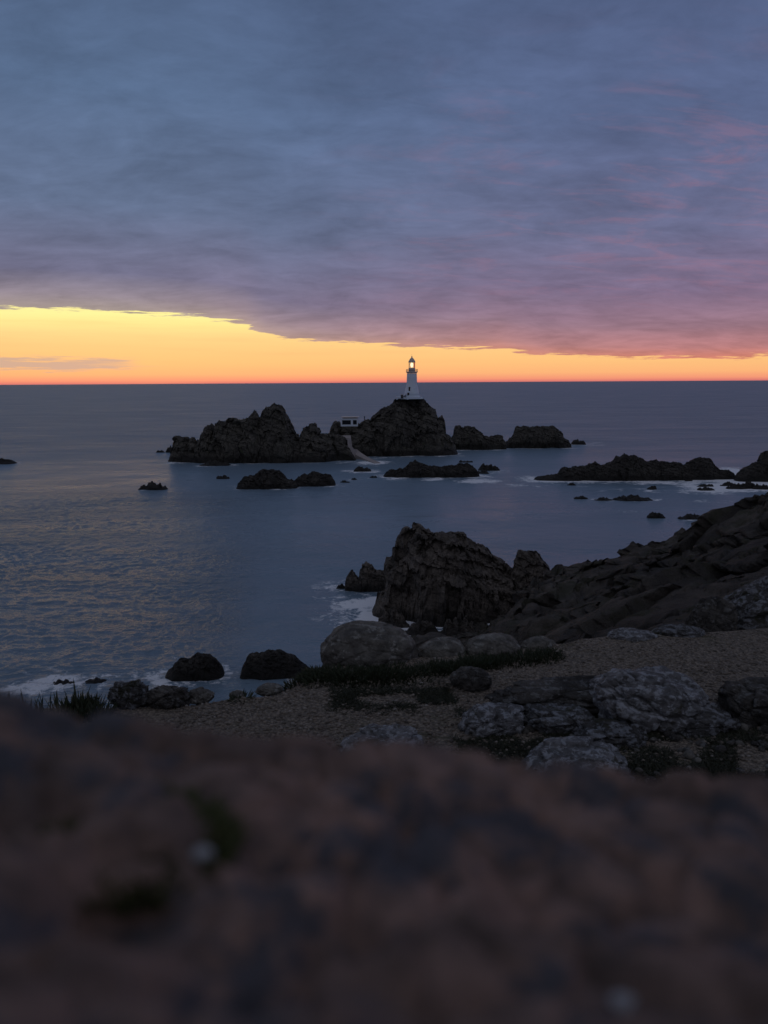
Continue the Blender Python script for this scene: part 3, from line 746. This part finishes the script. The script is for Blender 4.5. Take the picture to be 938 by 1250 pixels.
for (x, y, rad, dep) in [(150, 1050, .035, .03), (20, 990, .03, .03), (330, 1000, .03, .016), (300, 1095, .04, .022), (430, 1050, .028, .012), (680, 990, .04, .02), (560, 1120, .04, .022),
                         (880, 1010, .04, .016), (930, 1225, .035, .03), (690, 1190, .025, .02), (60, 1080, .03, .014), (800, 1090, .03, .012)]:
    d = ray(x, y); k = -(0.175 + 0.04 * sm(1250, 950, np.array(float(y)))) / d.z
    pp[:, 2] -= dep * np.exp(-(((pp[:, 0] - d.x * k) / rad) ** 2 + ((pp[:, 1] - d.y * k) / (rad * 0.8)) ** 2))
near = link_grid('rock_ledge', pp.reshape(len(ar), len(rr_), 3), M_NEAR, wrap=True)
tag(near, 'out of focus pinkish brown rock top with dark hollows filling the bottom of the view', 'rock')
# pebble-sized bits and moss lying on the near rock
NB = BVHTree.FromPolygons([v.co.copy() for v in near.data.vertices], [tuple(p.vertices) for p in near.data.polygons])
def near_at(x, y):
    d = ray(x, y).normalized(); h = NB.ray_cast(Vector((0, 0, EYE)) + d * .02, d); return h[0]
M_CHIP = plain('quartz_chip', (0.30, 0.31, 0.33, 1), 0.6, 0.3, scale=80)
for (x, y, s, l) in [(249, 1047, 0.0048, 'blurred white quartz chip in a dark hollow of the near rock'), (760, 1228, 0.0046, 'blurred white quartz chip low on the near rock, close to the lens')]:
    g = near_at(x, y)
    V, Fc = ICO2
    p = V * (1 + fbm(V * 1.4 + x, 3, 2) * 0.35)[:, None] * np.array((1.1, 0.9, 0.7)) * s
    o = link('quartz_chip', p, Fc, M_CHIP, smooth=False, loc=(g.x, g.y, g.z + s * 0.4)); tag(o, l, 'stone')
M_MOSS = leaf_mat('moss_leaf', (0.05, 0.062, 0.018), (0.08, 0.088, 0.028))
for k, (x, y, l) in enumerate([(128, 985, 'blurred olive moss cushion beside a dark hollow of the near rock'), (178, 1003, 'blurred darker moss cushion further along the same hollow')]):
    g = near_at(x, y)
    o = tuft_mesh('moss_cushion', 600, 0.014, 0.045, 0.003, M_MOSS, lean=0.8, bend=0.2); o.location = g; tag(o, l, 'moss')

# ------------------------------------------------------------------ lighthouse
M_WHITE = plain('white_lighthouse_paint', (0.66, 0.75, 0.85, 1), 0.55, 0.3, vary=0.1, scale=0.9)
M_GREY = plain('glare_paled_roof_metal', (0.6, 0.54, 0.5, 1), 0.5, 0.4)  # grey metal, base colour paled to carry the backlight glare on the lantern roof
M_DARK = plain('dark_iron', (0.05, 0.05, 0.055, 1), 0.5, 0.4)
M_WIN = plain('dark_window_glass', (0.012, 0.016, 0.024, 1), 0.15, 0.5)
M_LAMP = plain('lit_lamp', (1, 0.9, 0.7, 1), 0.5, 0.2, emit=(1.0, 0.86, 0.56, 1), es=1.7)
mtp, nt, bs = material('lantern_glass')
tr = nt.node('ShaderNodeBsdfTransparent'); tr.inputs[0].default_value = (0.92, 0.93, 0.92, 1)
gl = nt.node('ShaderNodeBsdfGlossy'); gl.inputs['Roughness'].default_value = 0.05
mx = nt.node('ShaderNodeMixShader'); mx.inputs[0].default_value = 0.08
nt.l.new(tr.outputs[0], mx.inputs[1]); nt.l.new(gl.outputs[0], mx.inputs[2]); nt.l.new(mx.outputs[0], nt.n['Material Output'].inputs[0])
mtr, nt, bs = material('red_lantern_glass')
tr = nt.node('ShaderNodeBsdfTransparent'); tr.inputs[0].default_value = (0.75, 0.12, 0.08, 1)
gl = nt.node('ShaderNodeBsdfGlossy'); gl.inputs['Roughness'].default_value = 0.05
mx = nt.node('ShaderNodeMixShader'); mx.inputs[0].default_value = 0.08
nt.l.new(tr.outputs[0], mx.inputs[1]); nt.l.new(gl.outputs[0], mx.inputs[2]); nt.l.new(mx.outputs[0], nt.n['Material Output'].inputs[0])

def lathe(name, prof, mat, parent, seg=40, a0=0.0, a1=2 * math.pi, smooth=True, cap=True):
    full = abs(a1 - a0 - 2 * math.pi) < 1e-6
    n = seg if full else seg + 1
    V, Fc = [], []
    for i in range(n):
        a = a0 + (a1 - a0) * i / seg
        for r, z in prof: V.append((r * math.cos(a), r * math.sin(a), z))
    mm = len(prof)
    for i in range(seg):
        j = (i + 1) % n
        for k in range(mm - 1): Fc.append((i * mm + k, j * mm + k, j * mm + k + 1, i * mm + k + 1))
    if cap and full:
        if prof[0][0] > 1e-4: Fc.append(tuple(i * mm for i in range(n))[::-1])
        if prof[-1][0] > 1e-4: Fc.append(tuple(i * mm + mm - 1 for i in range(n)))
    return link(name, V, Fc, mat, parent, smooth)

def box(V, Fc, c, s, rz=0.0):
    o = len(V); ca, sa = math.cos(rz), math.sin(rz)
    for dx in (-.5, .5):
        for dy in (-.5, .5):
            for dz in (-.5, .5):
                x, y = dx * s[0], dy * s[1]
                V.append((c[0] + x * ca - y * sa, c[1] + x * sa + y * ca, c[2] + dz * s[2]))
    for f in ((0, 1, 3, 2), (4, 6, 7, 5), (0, 4, 5, 1), (2, 3, 7, 6), (0, 2, 6, 4), (1, 5, 7, 3)): Fc.append(tuple(o + i for i in f))

def boxes(name, lst, mat, parent=None):
    V, Fc = [], []
    for it in lst: box(V, Fc, *it)
    return link(name, V, Fc, mat, parent)

def empty(name, loc, label, cat, group=None):
    o = bpy.data.objects.new(name, None); COL.objects.link(o); o.location = loc; o.empty_display_size = 0.5
    return tag(o, label, cat, group)

LD = HILL_D + 0.78 * 46 * 0.75 * 0.5 + 0.6          # forward distance of the tower axis
base = at(503, 486.4, LD)
S = LD / F                                           # metres per photo pixel there
lh = empty('lighthouse', tuple(base), 'white round lighthouse with a lit lamp on the rounded rock hill', 'lighthouse')
zz = lambda y: (486.4 - y) * S
boxes('platform', [((-0.3 * S, 0, 0.5 * S), (26 * S, 8.2, 2.0 * S))], M_WHITE, lh)
boxes('parapet', [((-15.5 * S, 0.0, 1.2 * S), (6 * S, 5.0, 2.4 * S))], M_WHITE, lh)
lathe('plinth', [(10.1 * S, 1.5 * S), (10.1 * S, zz(483.4)), (9.5 * S, zz(482.9))], M_WHITE, lh)
tower = lathe('tower', [(9.5 * S, zz(483.2)), (8.7 * S, zz(479.5)), (7.7 * S, zz(475)), (6.8 * S, zz(470.5)), (6.35 * S, zz(468.5)), (6.1 * S, zz(462)), (5.9 * S, zz(456.6))], M_WHITE, lh)
# openings stand slightly proud of the tapering wall, facing the headland
def opening(name, ang, y0, y1, w, r, parent, frame=True):
    zc = 0.5 * (zz(y0) + zz(y1)); h = zz(y1) - zz(y0)
    c = (r * math.sin(ang), -r * math.cos(ang), zc)
    o = boxes(name, [(c, (w, 0.5, h), ang)], M_WIN, parent)
    t = 0.14
    if frame:
        V = [((c[0], c[1], zc + h / 2 + t / 2 + .003), (w + 2 * t, 0.62, t), ang), ((c[0], c[1], zc - h / 2 - t / 2 - .003), (w + 2 * t, 0.66, t), ang)]
        boxes('surround', V, M_WHITE, o)
    return o
opening('window', -0.42, 478.4, 472.6, 0.6, 7.5 * S, tower)
opening('door', -0.52, 483.6, 479.4, 0.85, 8.6 * S, tower)
# outside stair climbing to the door
st = []
for k in range(8):
    st.append(((-12.2 * S + k * 0.62 * S, -7.4 * S, 1.6 * S + k * 0.19 * S), (0.6 * S, 0.9, 0.4 * S + 0.38 * k * S)))
boxes('stair', st, plain('stair_concrete', (0.2, 0.21, 0.23, 1), 0.8), lh)
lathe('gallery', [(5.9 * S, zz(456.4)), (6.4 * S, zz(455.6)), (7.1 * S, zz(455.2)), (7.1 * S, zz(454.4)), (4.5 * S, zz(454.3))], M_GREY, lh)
V, Fc = [], []
R_ = 6.85 * S
for k in range(24):
    a = 2 * math.pi * k / 24
    box(V, Fc, (R_ * math.cos(a), R_ * math.sin(a), zz(454.4) + 0.45), (0.06, 0.06, 0.9), a)
M_RAIL = plain('weathered_rail', (0.3, 0.29, 0.29, 1), 0.6)
rail = link('railing', V, Fc, M_RAIL, lh)
for k, h in enumerate((0.5, 0.92)):
    lathe('handrail', [(R_ - .03, zz(454.4) + h - .03), (R_ + .03, zz(454.4) + h - .03), (R_ + .03, zz(454.4) + h + .03), (R_ - .03, zz(454.4) + h + .03), (R_ - .03, zz(454.4) + h - .03)], M_RAIL, rail, cap=False)
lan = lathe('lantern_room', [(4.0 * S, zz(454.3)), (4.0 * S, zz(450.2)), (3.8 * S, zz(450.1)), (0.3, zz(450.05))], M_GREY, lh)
lathe('pane', [(3.65 * S, zz(450.0)), (3.65 * S, zz(443.6))], mtp, lan, seg=20, a0=math.radians(-20) + math.pi, a1=math.radians(-48) + 2 * math.pi, cap=False)
lathe('pane', [(3.65 * S, zz(450.0)), (3.65 * S, zz(443.6))], mtp, lan, seg=16, a0=math.radians(42), a1=math.radians(158), cap=False)['label'] = 'clear panes on the seaward side'
lathe('pane', [(3.65 * S, zz(450.0)), (3.65 * S, zz(443.6))], mtr, lan, seg=10, a0=math.radians(-46), a1=math.radians(40), cap=False)['label'] = 'red sector panes'
V, Fc = [], []
for k in range(12):
    a = 2 * math.pi * (k + .5) / 12
    box(V, Fc, (3.72 * S * math.cos(a), 3.72 * S * math.sin(a), 0.5 * (zz(450) + zz(443.4))), (0.09, 0.09, zz(443.4) - zz(450)), a)
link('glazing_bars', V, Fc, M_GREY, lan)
lathe('lamp', [(0.05, zz(449.6)), (1.2 * S, zz(449.0)), (1.65 * S, zz(447.8)), (1.65 * S, zz(445.8)), (1.2 * S, zz(444.4)), (0.05, zz(443.9))], M_LAMP, lan, seg=20)
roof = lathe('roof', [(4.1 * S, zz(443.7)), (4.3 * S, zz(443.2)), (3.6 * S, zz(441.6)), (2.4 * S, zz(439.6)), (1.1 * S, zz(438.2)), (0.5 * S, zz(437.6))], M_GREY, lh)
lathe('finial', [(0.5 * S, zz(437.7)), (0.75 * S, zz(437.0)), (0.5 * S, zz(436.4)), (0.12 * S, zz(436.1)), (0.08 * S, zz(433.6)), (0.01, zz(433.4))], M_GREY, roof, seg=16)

# small dark store on the terrace, a service building and a mast on the saddle
hp = at(491, 484.6, LD - 5.0)
hut = empty('store_hut', (hp[0], hp[1], hp[2] - 0.4), 'tiny dark hut on the terrace at the foot of the lighthouse', 'hut')
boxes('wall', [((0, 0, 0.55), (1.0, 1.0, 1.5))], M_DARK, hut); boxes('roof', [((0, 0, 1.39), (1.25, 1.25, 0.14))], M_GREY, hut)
BD = HILL_D + 13.0
bp = at(427, 520, BD); sb = BD / F
bl = empty('keepers_building', tuple(bp), 'low white flat roofed building with dark wide windows between the crags and the hill', 'building')
Wb, Db = 20.5 * sb, 6.0
hz = 9.6 * sb
boxes('foundation', [((0, 0, -1.2), (Wb - .3, Db - .3, 2.38))], M_SEA_ROCK, bl)
boxes('wall', [((0, 0, 1.1 * sb), (Wb, Db, 2.2 * sb)), ((0, 0, 8.4 * sb), (Wb, Db, 2.0 * sb)), ((-Wb / 2 + .3, 0, 4.8 * sb), (0.6, Db - .01, 5.18 * sb)), ((3.2 * sb, 0, 4.8 * sb), (2.6 * sb, Db - .01, 5.18 * sb)), ((Wb / 2 - .2, 0, 4.8 * sb), (0.4, Db - .01, 5.18 * sb)), ((0, Db / 2 - .3, 4.8 * sb), (Wb - 1.6, 0.3, 5.16 * sb))], M_WHITE, bl)
boxes('window', [((-3.9 * sb, -Db / 2 + 0.4, 4.8 * sb), (11.5 * sb, 0.12, 5.18 * sb))], M_WIN, bl)
boxes('window', [((7.2 * sb, -Db / 2 + 0.4, 4.8 * sb), (5.3 * sb, 0.12, 5.18 * sb))], M_WIN, bl)
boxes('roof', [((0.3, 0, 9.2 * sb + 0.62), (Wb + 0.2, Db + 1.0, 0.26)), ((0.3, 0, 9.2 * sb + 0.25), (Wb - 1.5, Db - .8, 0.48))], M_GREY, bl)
mp = at(445.2, 514, BD + 2)
ms = empty('mast', (mp[0], mp[1], mp[2] - 0.8), 'short dark post on the saddle beside the white flat roofed building', 'post')
boxes('pole', [((0, 0, 1.4), (0.32, 0.32, 2.8))], M_DARK, ms); boxes('crosspiece', [((0, 0.002, 2.5), (0.75, 0.18, 0.18))], M_DARK, ms)

# causeway curving down from the building into the sea
M_PATH = plain('pale_causeway_concrete', (0.34, 0.31, 0.3, 1), 0.85, 0.2, vary=0.25, scale=0.4)
cw = [(421.5, 531.5, 10.5), (422, 536, 10.5), (424.5, 542, 10.5), (429, 548, 10), (436, 553, 8.5), (444, 557.5, 7.0), (452, 561.2, 6.5), (461, 565, 6)]
ctl = []
saddle = []
for o in COL.objects:
    if o.name in ('craggy_islet', 'lighthouse_hill'):
        off = len(saddle)
        saddle.append(BVHTree.FromPolygons([v.co + o.location for v in o.data.vertices], [tuple(p.vertices) for p in o.data.polygons]))
Ys = []
for (x, y, w) in cw:
    d = ray(x, y).normalized(); best = on_plane(x, max(y, 559))[1]
    for bv in saddle:
        h = bv.ray_cast(Vector((0, 0, EYE)), d)
        if h[0] is not None and h[0].z > 0: best = min(best, h[0].y)
    Ys.append(best)
Ys = np.array(Ys)
for _ in range(2): Ys[1:-1] = 0.5 * Ys[1:-1] + 0.25 * (Ys[:-2] + Ys[2:])
for (x, y, w), Yd in zip(cw, Ys - 2.2):
    ctl.append((at(x, y, Yd), w * Yd / F * 0.72))
V, Fc = [], []
N = 40
for i in range(N + 1):
    t = i / N * (len(ctl) - 1); k = min(int(t), len(ctl) - 2); f = t - k
    p = ctl[k][0] * (1 - f) + ctl[k + 1][0] * f; w = ctl[k][1] * (1 - f) + ctl[k + 1][1] * f
    q = ctl[min(k + 1, len(ctl) - 1)][0] - ctl[k][0]
    nrm = np.array((q[1], -q[0], 0)); nrm = nrm / (np.linalg.norm(nrm) + 1e-6)
    nrm = np.array((1.0, 0.25, 0)) if nrm[0] < 0.3 else nrm
    nrm = nrm / np.linalg.norm(nrm)
    for s_, dz in ((-1, 0.0), (1, 0.0), (1.35, -5.5), (-1.35, -5.5)): V.append(tuple(p + nrm * w * s_ * 0.9 + np.array((0, 0, dz))))
    if i:
        a = 4 * (i - 1)
        for e in range(4):
            Fc.append((a + e, a + (e + 1) % 4, a + 4 + (e + 1) % 4, a + 4 + e))
Fc.append((0, 1, 2, 3)); Fc.append(tuple(4 * N + e for e in (3, 2, 1, 0)))
cwo = link('causeway', V, Fc, M_PATH); tag(cwo, 'pale causeway', 'causeway', kind='structure')

# ------------------------------------------------------------------ the sea
yr = np.concatenate([np.arange(1150, 870, -4), np.arange(870, 540, -0.6), np.arange(540, 482, -0.9)])
dr = EYE * F / (yr - 466.5)
dr = np.concatenate([[0.5, 15, 30], dr[dr > 36], [1800, 2100, 2600, 3400, 5000, 8000, 14000, 26000, 60000]])
azs = np.concatenate([np.linspace(-0.53, 0.53, 900), np.linspace(0.56, 2 * math.pi - 0.56, 90)])
A, D = np.meshgrid(azs, dr, indexing='ij')
SP = np.stack([np.sin(A) * D, np.cos(A) * D, np.zeros_like(D)], -1)
flat = SP.reshape(-1, 3)
npts = sum(len(s) for s, _ in SHORE)
kd = kdtree.KDTree(npts); fw_ = np.zeros(npts); i = 0
for pts, w in SHORE:
    for p in pts:
        kd.insert((p[0], p[1], 0), i); fw_[i] = w; i += 1
kd.balance()
foam = np.zeros(len(flat))
sel = np.where((np.abs(A.ravel() - (A.ravel() > math.pi) * 2 * math.pi) < 0.53) & (D.ravel() < 520) & (D.ravel() > 40))[0]
for j in sel:
    co, idx, dist = kd.find((flat[j, 0], flat[j, 1], 0))
    foam[j] = 1.35 * fw_[idx] * max(0.0, 1 - dist / (2.5 + 8.0 * fw_[idx]))
patches = [(900, 577, 34, 7, 1.5), (868, 585, 36, 5, 1.2), (915, 590, 34, 6, 1.3), (800, 588, 40, 3, 1.0), (457, 565, 22, 3, 1.1), (585, 587, 34, 3, 1.0), (520, 585, 40, 2.5, .7), (445, 745, 22, 18, .5), (118, 842, 26, 6, .65), (72, 840, 18, 6, .5), (180, 842, 30, 6, .4), (270, 827, 16, 7, .7), (225, 836, 30, 5, .45),
           (640, 592, 90, 4, .35), (800, 598, 90, 5, .35), (760, 624, 60, 2.5, .3), (480, 558, 40, 3, .35), (715, 542, 30, 4, .45), (880, 612, 60, 3, .3)]
for (x, y, rx, ry, w) in patches:
    c = on_plane(x, y); top_ = on_plane(x, y - ry); wxm = rx / F * c[1]; dym = abs(top_[1] - c[1])
    g = np.exp(-(((flat[:, 0] - c[0]) / wxm) ** 2 + ((flat[:, 1] - c[1]) / dym) ** 2) * 1.3)
    foam = np.maximum(foam, g * w)
# the islets shelter a tongue of smoother water
ratio = flat[:, 0] / np.maximum(flat[:, 1], 1)
wob = fbm(np.stack([flat[:, 0] / 40, flat[:, 1] / 90, np.zeros(len(flat))], 1), 300, 3)
chop = 1 - sm(-0.245, -0.15, ratio + 0.05 * wob)
chop = chop * sm(260, 190, flat[:, 1]) + 0.25 * sm(250, 420, flat[:, 1])

# real waves as far as the mesh can carry them: steeper crests in the open water, ripples in the lee
dd = D.ravel()
far_ = np.where(np.abs(A.ravel() - (A.ravel() > math.pi) * 2 * math.pi) < 0.53, 1 - sm(120, 330, dd), 0) * (dd > 40)
wx_ = flat[:, 0] + 1.2 * vnoise(flat / 5.0, 501); wy_ = flat[:, 1] + 1.2 * vnoise(flat / 5.0 + 9, 502)
wp = np.stack([wx_ * 0.7 + wy_ * 0.12, wy_, np.zeros(len(flat))], 1)
gust = 0.55 + 0.9 * sm(-0.4, 0.5, fbm(np.stack([flat[:, 0] / 40, flat[:, 1] / 22, np.zeros(len(flat))], 1), 505, 3))
wave = 0.07 * ridged(wp / 3.1, 510, 2) + 0.08 * ridged(wp / 1.3 + 3, 512, 2) + 0.05 * vnoise(wp / 0.6, 514)
flat[:, 2] += wave * far_ * (0.25 + 0.85 * chop * gust) + 0.25 * fbm(flat / 26.0, 516, 2) * far_
SP = flat.reshape(SP.shape)

mts, nt, bs = material('sea_water')
geo = nt.node('ShaderNodeNewGeometry').outputs['Position']
at_f = nt.node('ShaderNodeAttribute', attribute_name='foam').outputs['Fac']
at_c = nt.node('ShaderNodeAttribute', attribute_name='chop').outputs['Fac']
v1 = nt.vmul(geo, (0.85, 1.0, 1.0))
dist_y = nt.sep(geo)[1]
swell = nt.noise(v1, 0.05, 3, 0.5, 0.3)
wav = nt.noise(v1, 0.5, 4, 0.62, 0.5)
rip = nt.noise(v1, 2.4, 3, 0.6, 0.2)
wind = nt.mr(nt.noise(nt.vmul(geo, (0.25, 1.0, 1.0)), 0.035, 4, 0.6, 0.6), 0.35, 0.65, 0.6, 1.35)
k1 = nt.math('MULTIPLY', wind, nt.math('ADD', 0.22, nt.math('MULTIPLY', at_c, 0.8)))
h = nt.math('ADD', nt.math('MULTIPLY', swell, 1.2), nt.math('MULTIPLY', nt.math('MULTIPLY', wav, k1), nt.mr(dist_y, 140.0, 320.0, 0.6, 1.15)))
h = nt.math('ADD', h, nt.math('MULTIPLY', nt.math('MULTIPLY', rip, k1), 0.4))
nt.put(bs.inputs['Normal'], nt.bump(h, 1.0, 1.0))
fn = nt.noise(geo, 0.9, 8, 0.72, 0.8)
fn2 = nt.noise(v1, 0.18, 5, 0.6, 0.6)
ff = nt.math('ADD', nt.math('MULTIPLY', at_f, 1.0), nt.math('ADD', nt.math('MULTIPLY', nt.math('SUBTRACT', fn, 0.5), 2.3), nt.math('MULTIPLY', nt.math('SUBTRACT', fn2, 0.5), 2.2)))
ff = nt.math('MULTIPLY', nt.mr(ff, 0.36, 0.8), nt.mr(at_f, 0.02, 0.2))
deep = nt.mix(nt.noise(v1, 0.02, 3), (0.15, 0.218, 0.285, 1), (0.175, 0.247, 0.312, 1))
nt.put(bs.inputs['Base Color'], nt.mix(ff, deep, (0.80, 0.83, 0.86, 1)))
nt.put(bs.inputs['Roughness'], nt.math('ADD', nt.math('ADD', nt.mr(dist_y, 120.0, 420.0, 0.27, 0.40), nt.mr(nt.noise(nt.vmul(geo, (0.3, 1, 1)), 0.03, 6, 0.7, 1.2), 0.25, 0.75, -0.07, 0.07)), nt.math('MULTIPLY', ff, 0.5)))
bs.inputs['IOR'].default_value = 1.333; bs.inputs['Specular IOR Level'].default_value = 0.25
sea = link_grid('sea', SP, mts, wrap=True)
attr(sea, 'foam', foam); attr(sea, 'chop', chop); tag(sea, kind='structure')

# ------------------------------------------------------------------ sky and light
SUN_AZ, SUN_EL = math.radians(-17), math.radians(1.2)
w = bpy.data.worlds.new('World'); scene.world = w; w.use_nodes = True
nt = NT(w.node_tree); bg = w.node_tree.nodes['Background']
gen = nt.node('ShaderNodeTexCoord').outputs['Generated']
x, y, z = nt.sep(gen)
az = nt.math('ARCTAN2', x, y); el = nt.math('ARCSINE', z)
u = nt.math('MULTIPLY_ADD', az, 1 / (2 * math.pi), 0.5)
def px_dir(px, py):
    d = ray(px, py).normalized(); return math.atan2(d.x, d.y), math.asin(d.z)
edge_pts = [(-300, 372), (0, 376), (60, 377), (120, 379), (200, 384), (262, 389), (300, 396), (318, 406), (345, 412), (400, 418), (470, 421), (540, 424), (610, 425), (650, 432), (700, 434.5), (760, 436), (850, 437), (938, 435)]
stops = [(0.0, 0.012), (0.30, 0.03)]
for p in edge_pts:
    a, e = px_dir(*p); stops.append((a / (2 * math.pi) + .5, e))
stops += [(0.62, 0.012), (0.75, 0.0), (1.0, 0.012)]
EMAX = 0.15
edge = nt.math('MULTIPLY', nt.ramp(u, [(p, (max(0, v) / EMAX,) * 3 + (1,)) for p, v in stops]), EMAX)
n1 = nt.noise(nt.comb(nt.math('MULTIPLY', az, 22.0), nt.math('MULTIPLY', el, 300.0), 0.3), 1.0, 7, 0.62)
el_n = nt.math('ADD', el, nt.math('MULTIPLY', nt.math('SUBTRACT', n1, 0.5), 0.026))
cloud_m = nt.mr(nt.math('SUBTRACT', el_n, edge), -0.0012, 0.0016)
# clear strip under the cloud deck
clear = nt.ramp(nt.math('MULTIPLY', el, 1 / 0.12), [(0.0, lin(214, 118, 112)), (0.028, lin(244, 150, 118)), (0.09, lin(252, 180, 122)), (0.2, lin(253, 194, 126)), (0.38, lin(253, 205, 134)), (0.5, lin(254, 217, 142)), (0.6, lin(254, 234, 150)), (0.68, lin(253, 244, 158)), (1.0, lin(253, 245, 165))])
nb = nt.noise(nt.comb(nt.math('MULTIPLY', az, 5.0), nt.math('MULTIPLY', el, 120.0), 4.1), 1.0, 5, 0.6)
clear = nt.mix(nt.math('MULTIPLY', nt.mr(nb, 0.45, 0.75), 0.18), clear, lin(246, 176, 120))
bar = nt.math('MULTIPLY', nt.mr(nt.math('ADD', az, nt.math('MULTIPLY', nt.math('SUBTRACT', nb, .5), .3)), -0.37, -0.29, 1, 0), nt.math('MULTIPLY', nt.mr(el_n, 0.014, 0.02), nt.mr(el_n, 0.026, 0.033, 1, 0)))
clear = nt.mix(nt.math('MULTIPLY', bar, 0.95), clear, lin(202, 170, 150))
# cloud deck
h_ = nt.math('SUBTRACT', el, edge)
left_c = nt.ramp(nt.math('MULTIPLY', h_, 1 / 0.6), [(0, lin(166, 150, 142)), (0.03, lin(146, 134, 144)), (0.075, lin(112, 111, 136)), (0.2, lin(96, 110, 138)), (0.4, lin(86, 106, 137)), (0.65, lin(76, 94, 125)), (1, lin(84, 98, 128))])
right_c = nt.ramp(nt.math('MULTIPLY', h_, 1 / 0.6), [(0, lin(208, 128, 110)), (0.02, lin(182, 124, 124)), (0.06, lin(150, 115, 128)), (0.13, lin(126, 109, 136)), (0.24, lin(104, 106, 137)), (0.45, lin(88, 101, 136)), (0.7, lin(78, 92, 126)), (1, lin(84, 98, 128))])
cl = nt.mix(nt.mr(az, -0.35, 0.42), left_c, right_c)
inv = nt.math('DIVIDE', 1.0, nt.math('ADD', nt.math('MAXIMUM', z, 0.0), 0.2))
pl = nt.comb(nt.math('MULTIPLY', x, inv), nt.math('MULTIPLY', y, inv), 0.0)
pat = nt.noise(nt.vmul(pl, (0.8, 1.0, 1)), 3.3, 8, 0.62, 0.5)
pat2 = nt.noise(nt.vmul(pl, (0.55, 1.0, 1)), 13.0, 6, 0.62, 0.5)
lum = nt.math('ADD', 0.40, nt.math('ADD', nt.math('MULTIPLY', pat, 0.92), nt.math('MULTIPLY', pat2, 0.42)))
cl = nt.mix(1.0, cl, nt.comb(lum, lum, lum), 'MULTIPLY')
st_n = nt.noise(nt.vmul(pl, (0.4, 1.0, 1)), 7.5, 8, 0.66, 0.6)
st_m = nt.math('MULTIPLY', nt.mr(st_n, 0.48, 0.68), nt.math('MULTIPLY', nt.mr(az, -0.15, 0.3), nt.math('MULTIPLY', nt.mr(el, 0.06, 0.12), nt.mr(el, 0.2, 0.42, 1, 0))))
cl = nt.mix(nt.math('MULTIPLY', st_m, 0.36), cl, lin(160, 116, 136))
# the unseen sky overhead and behind stays an even blue grey
hi = nt.mr(el, 0.5, 1.0)
cl = nt.mix(hi, cl, lin(110, 114, 129))
cl = nt.mix(nt.mr(y, 0.2, -0.5), cl, lin(114, 116, 130))
sky = nt.node('ShaderNodeTexSky', sky_type='NISHITA', sun_disc=False)
sky.sun_elevation = SUN_EL; sky.sun_rotation = SUN_AZ; sky.altitude = 30
nis = nt.mix(1.0, sky.outputs[0], (0.004, 0.004, 0.004, 1), 'MULTIPLY')
clear = nt.mix(1.0, clear, nis, 'ADD')
fin = nt.mix(cloud_m, clear, cl)
below = nt.mr(el, -0.02, -0.002, 1, 0)
fin = nt.mix(below, fin, lin(60, 70, 95))
nt.put(bg.inputs[0], fin); bg.inputs[1].default_value = 1.0

sd = bpy.data.lights.new('sun', 'SUN'); sd.energy = 0.003; sd.angle = math.radians(25); sd.color = (1.0, 0.62, 0.38)
so = bpy.data.objects.new('sun', sd); COL.objects.link(so)
dv = Vector((math.sin(SUN_AZ) * math.cos(SUN_EL), math.cos(SUN_AZ) * math.cos(SUN_EL), math.sin(SUN_EL)))
so.rotation_euler = dv.to_track_quat('Z', 'Y').to_euler(); so.location = (0, 0, 80)

scene.render.engine = 'CYCLES'
vs_ = scene.view_settings
vs_.view_transform = 'Standard'; vs_.look = 'None'; vs_.exposure = 0.0; vs_.gamma = 1.0; vs_.use_curve_mapping = False
scene.cycles.max_bounces = 6; scene.cycles.use_denoising = True
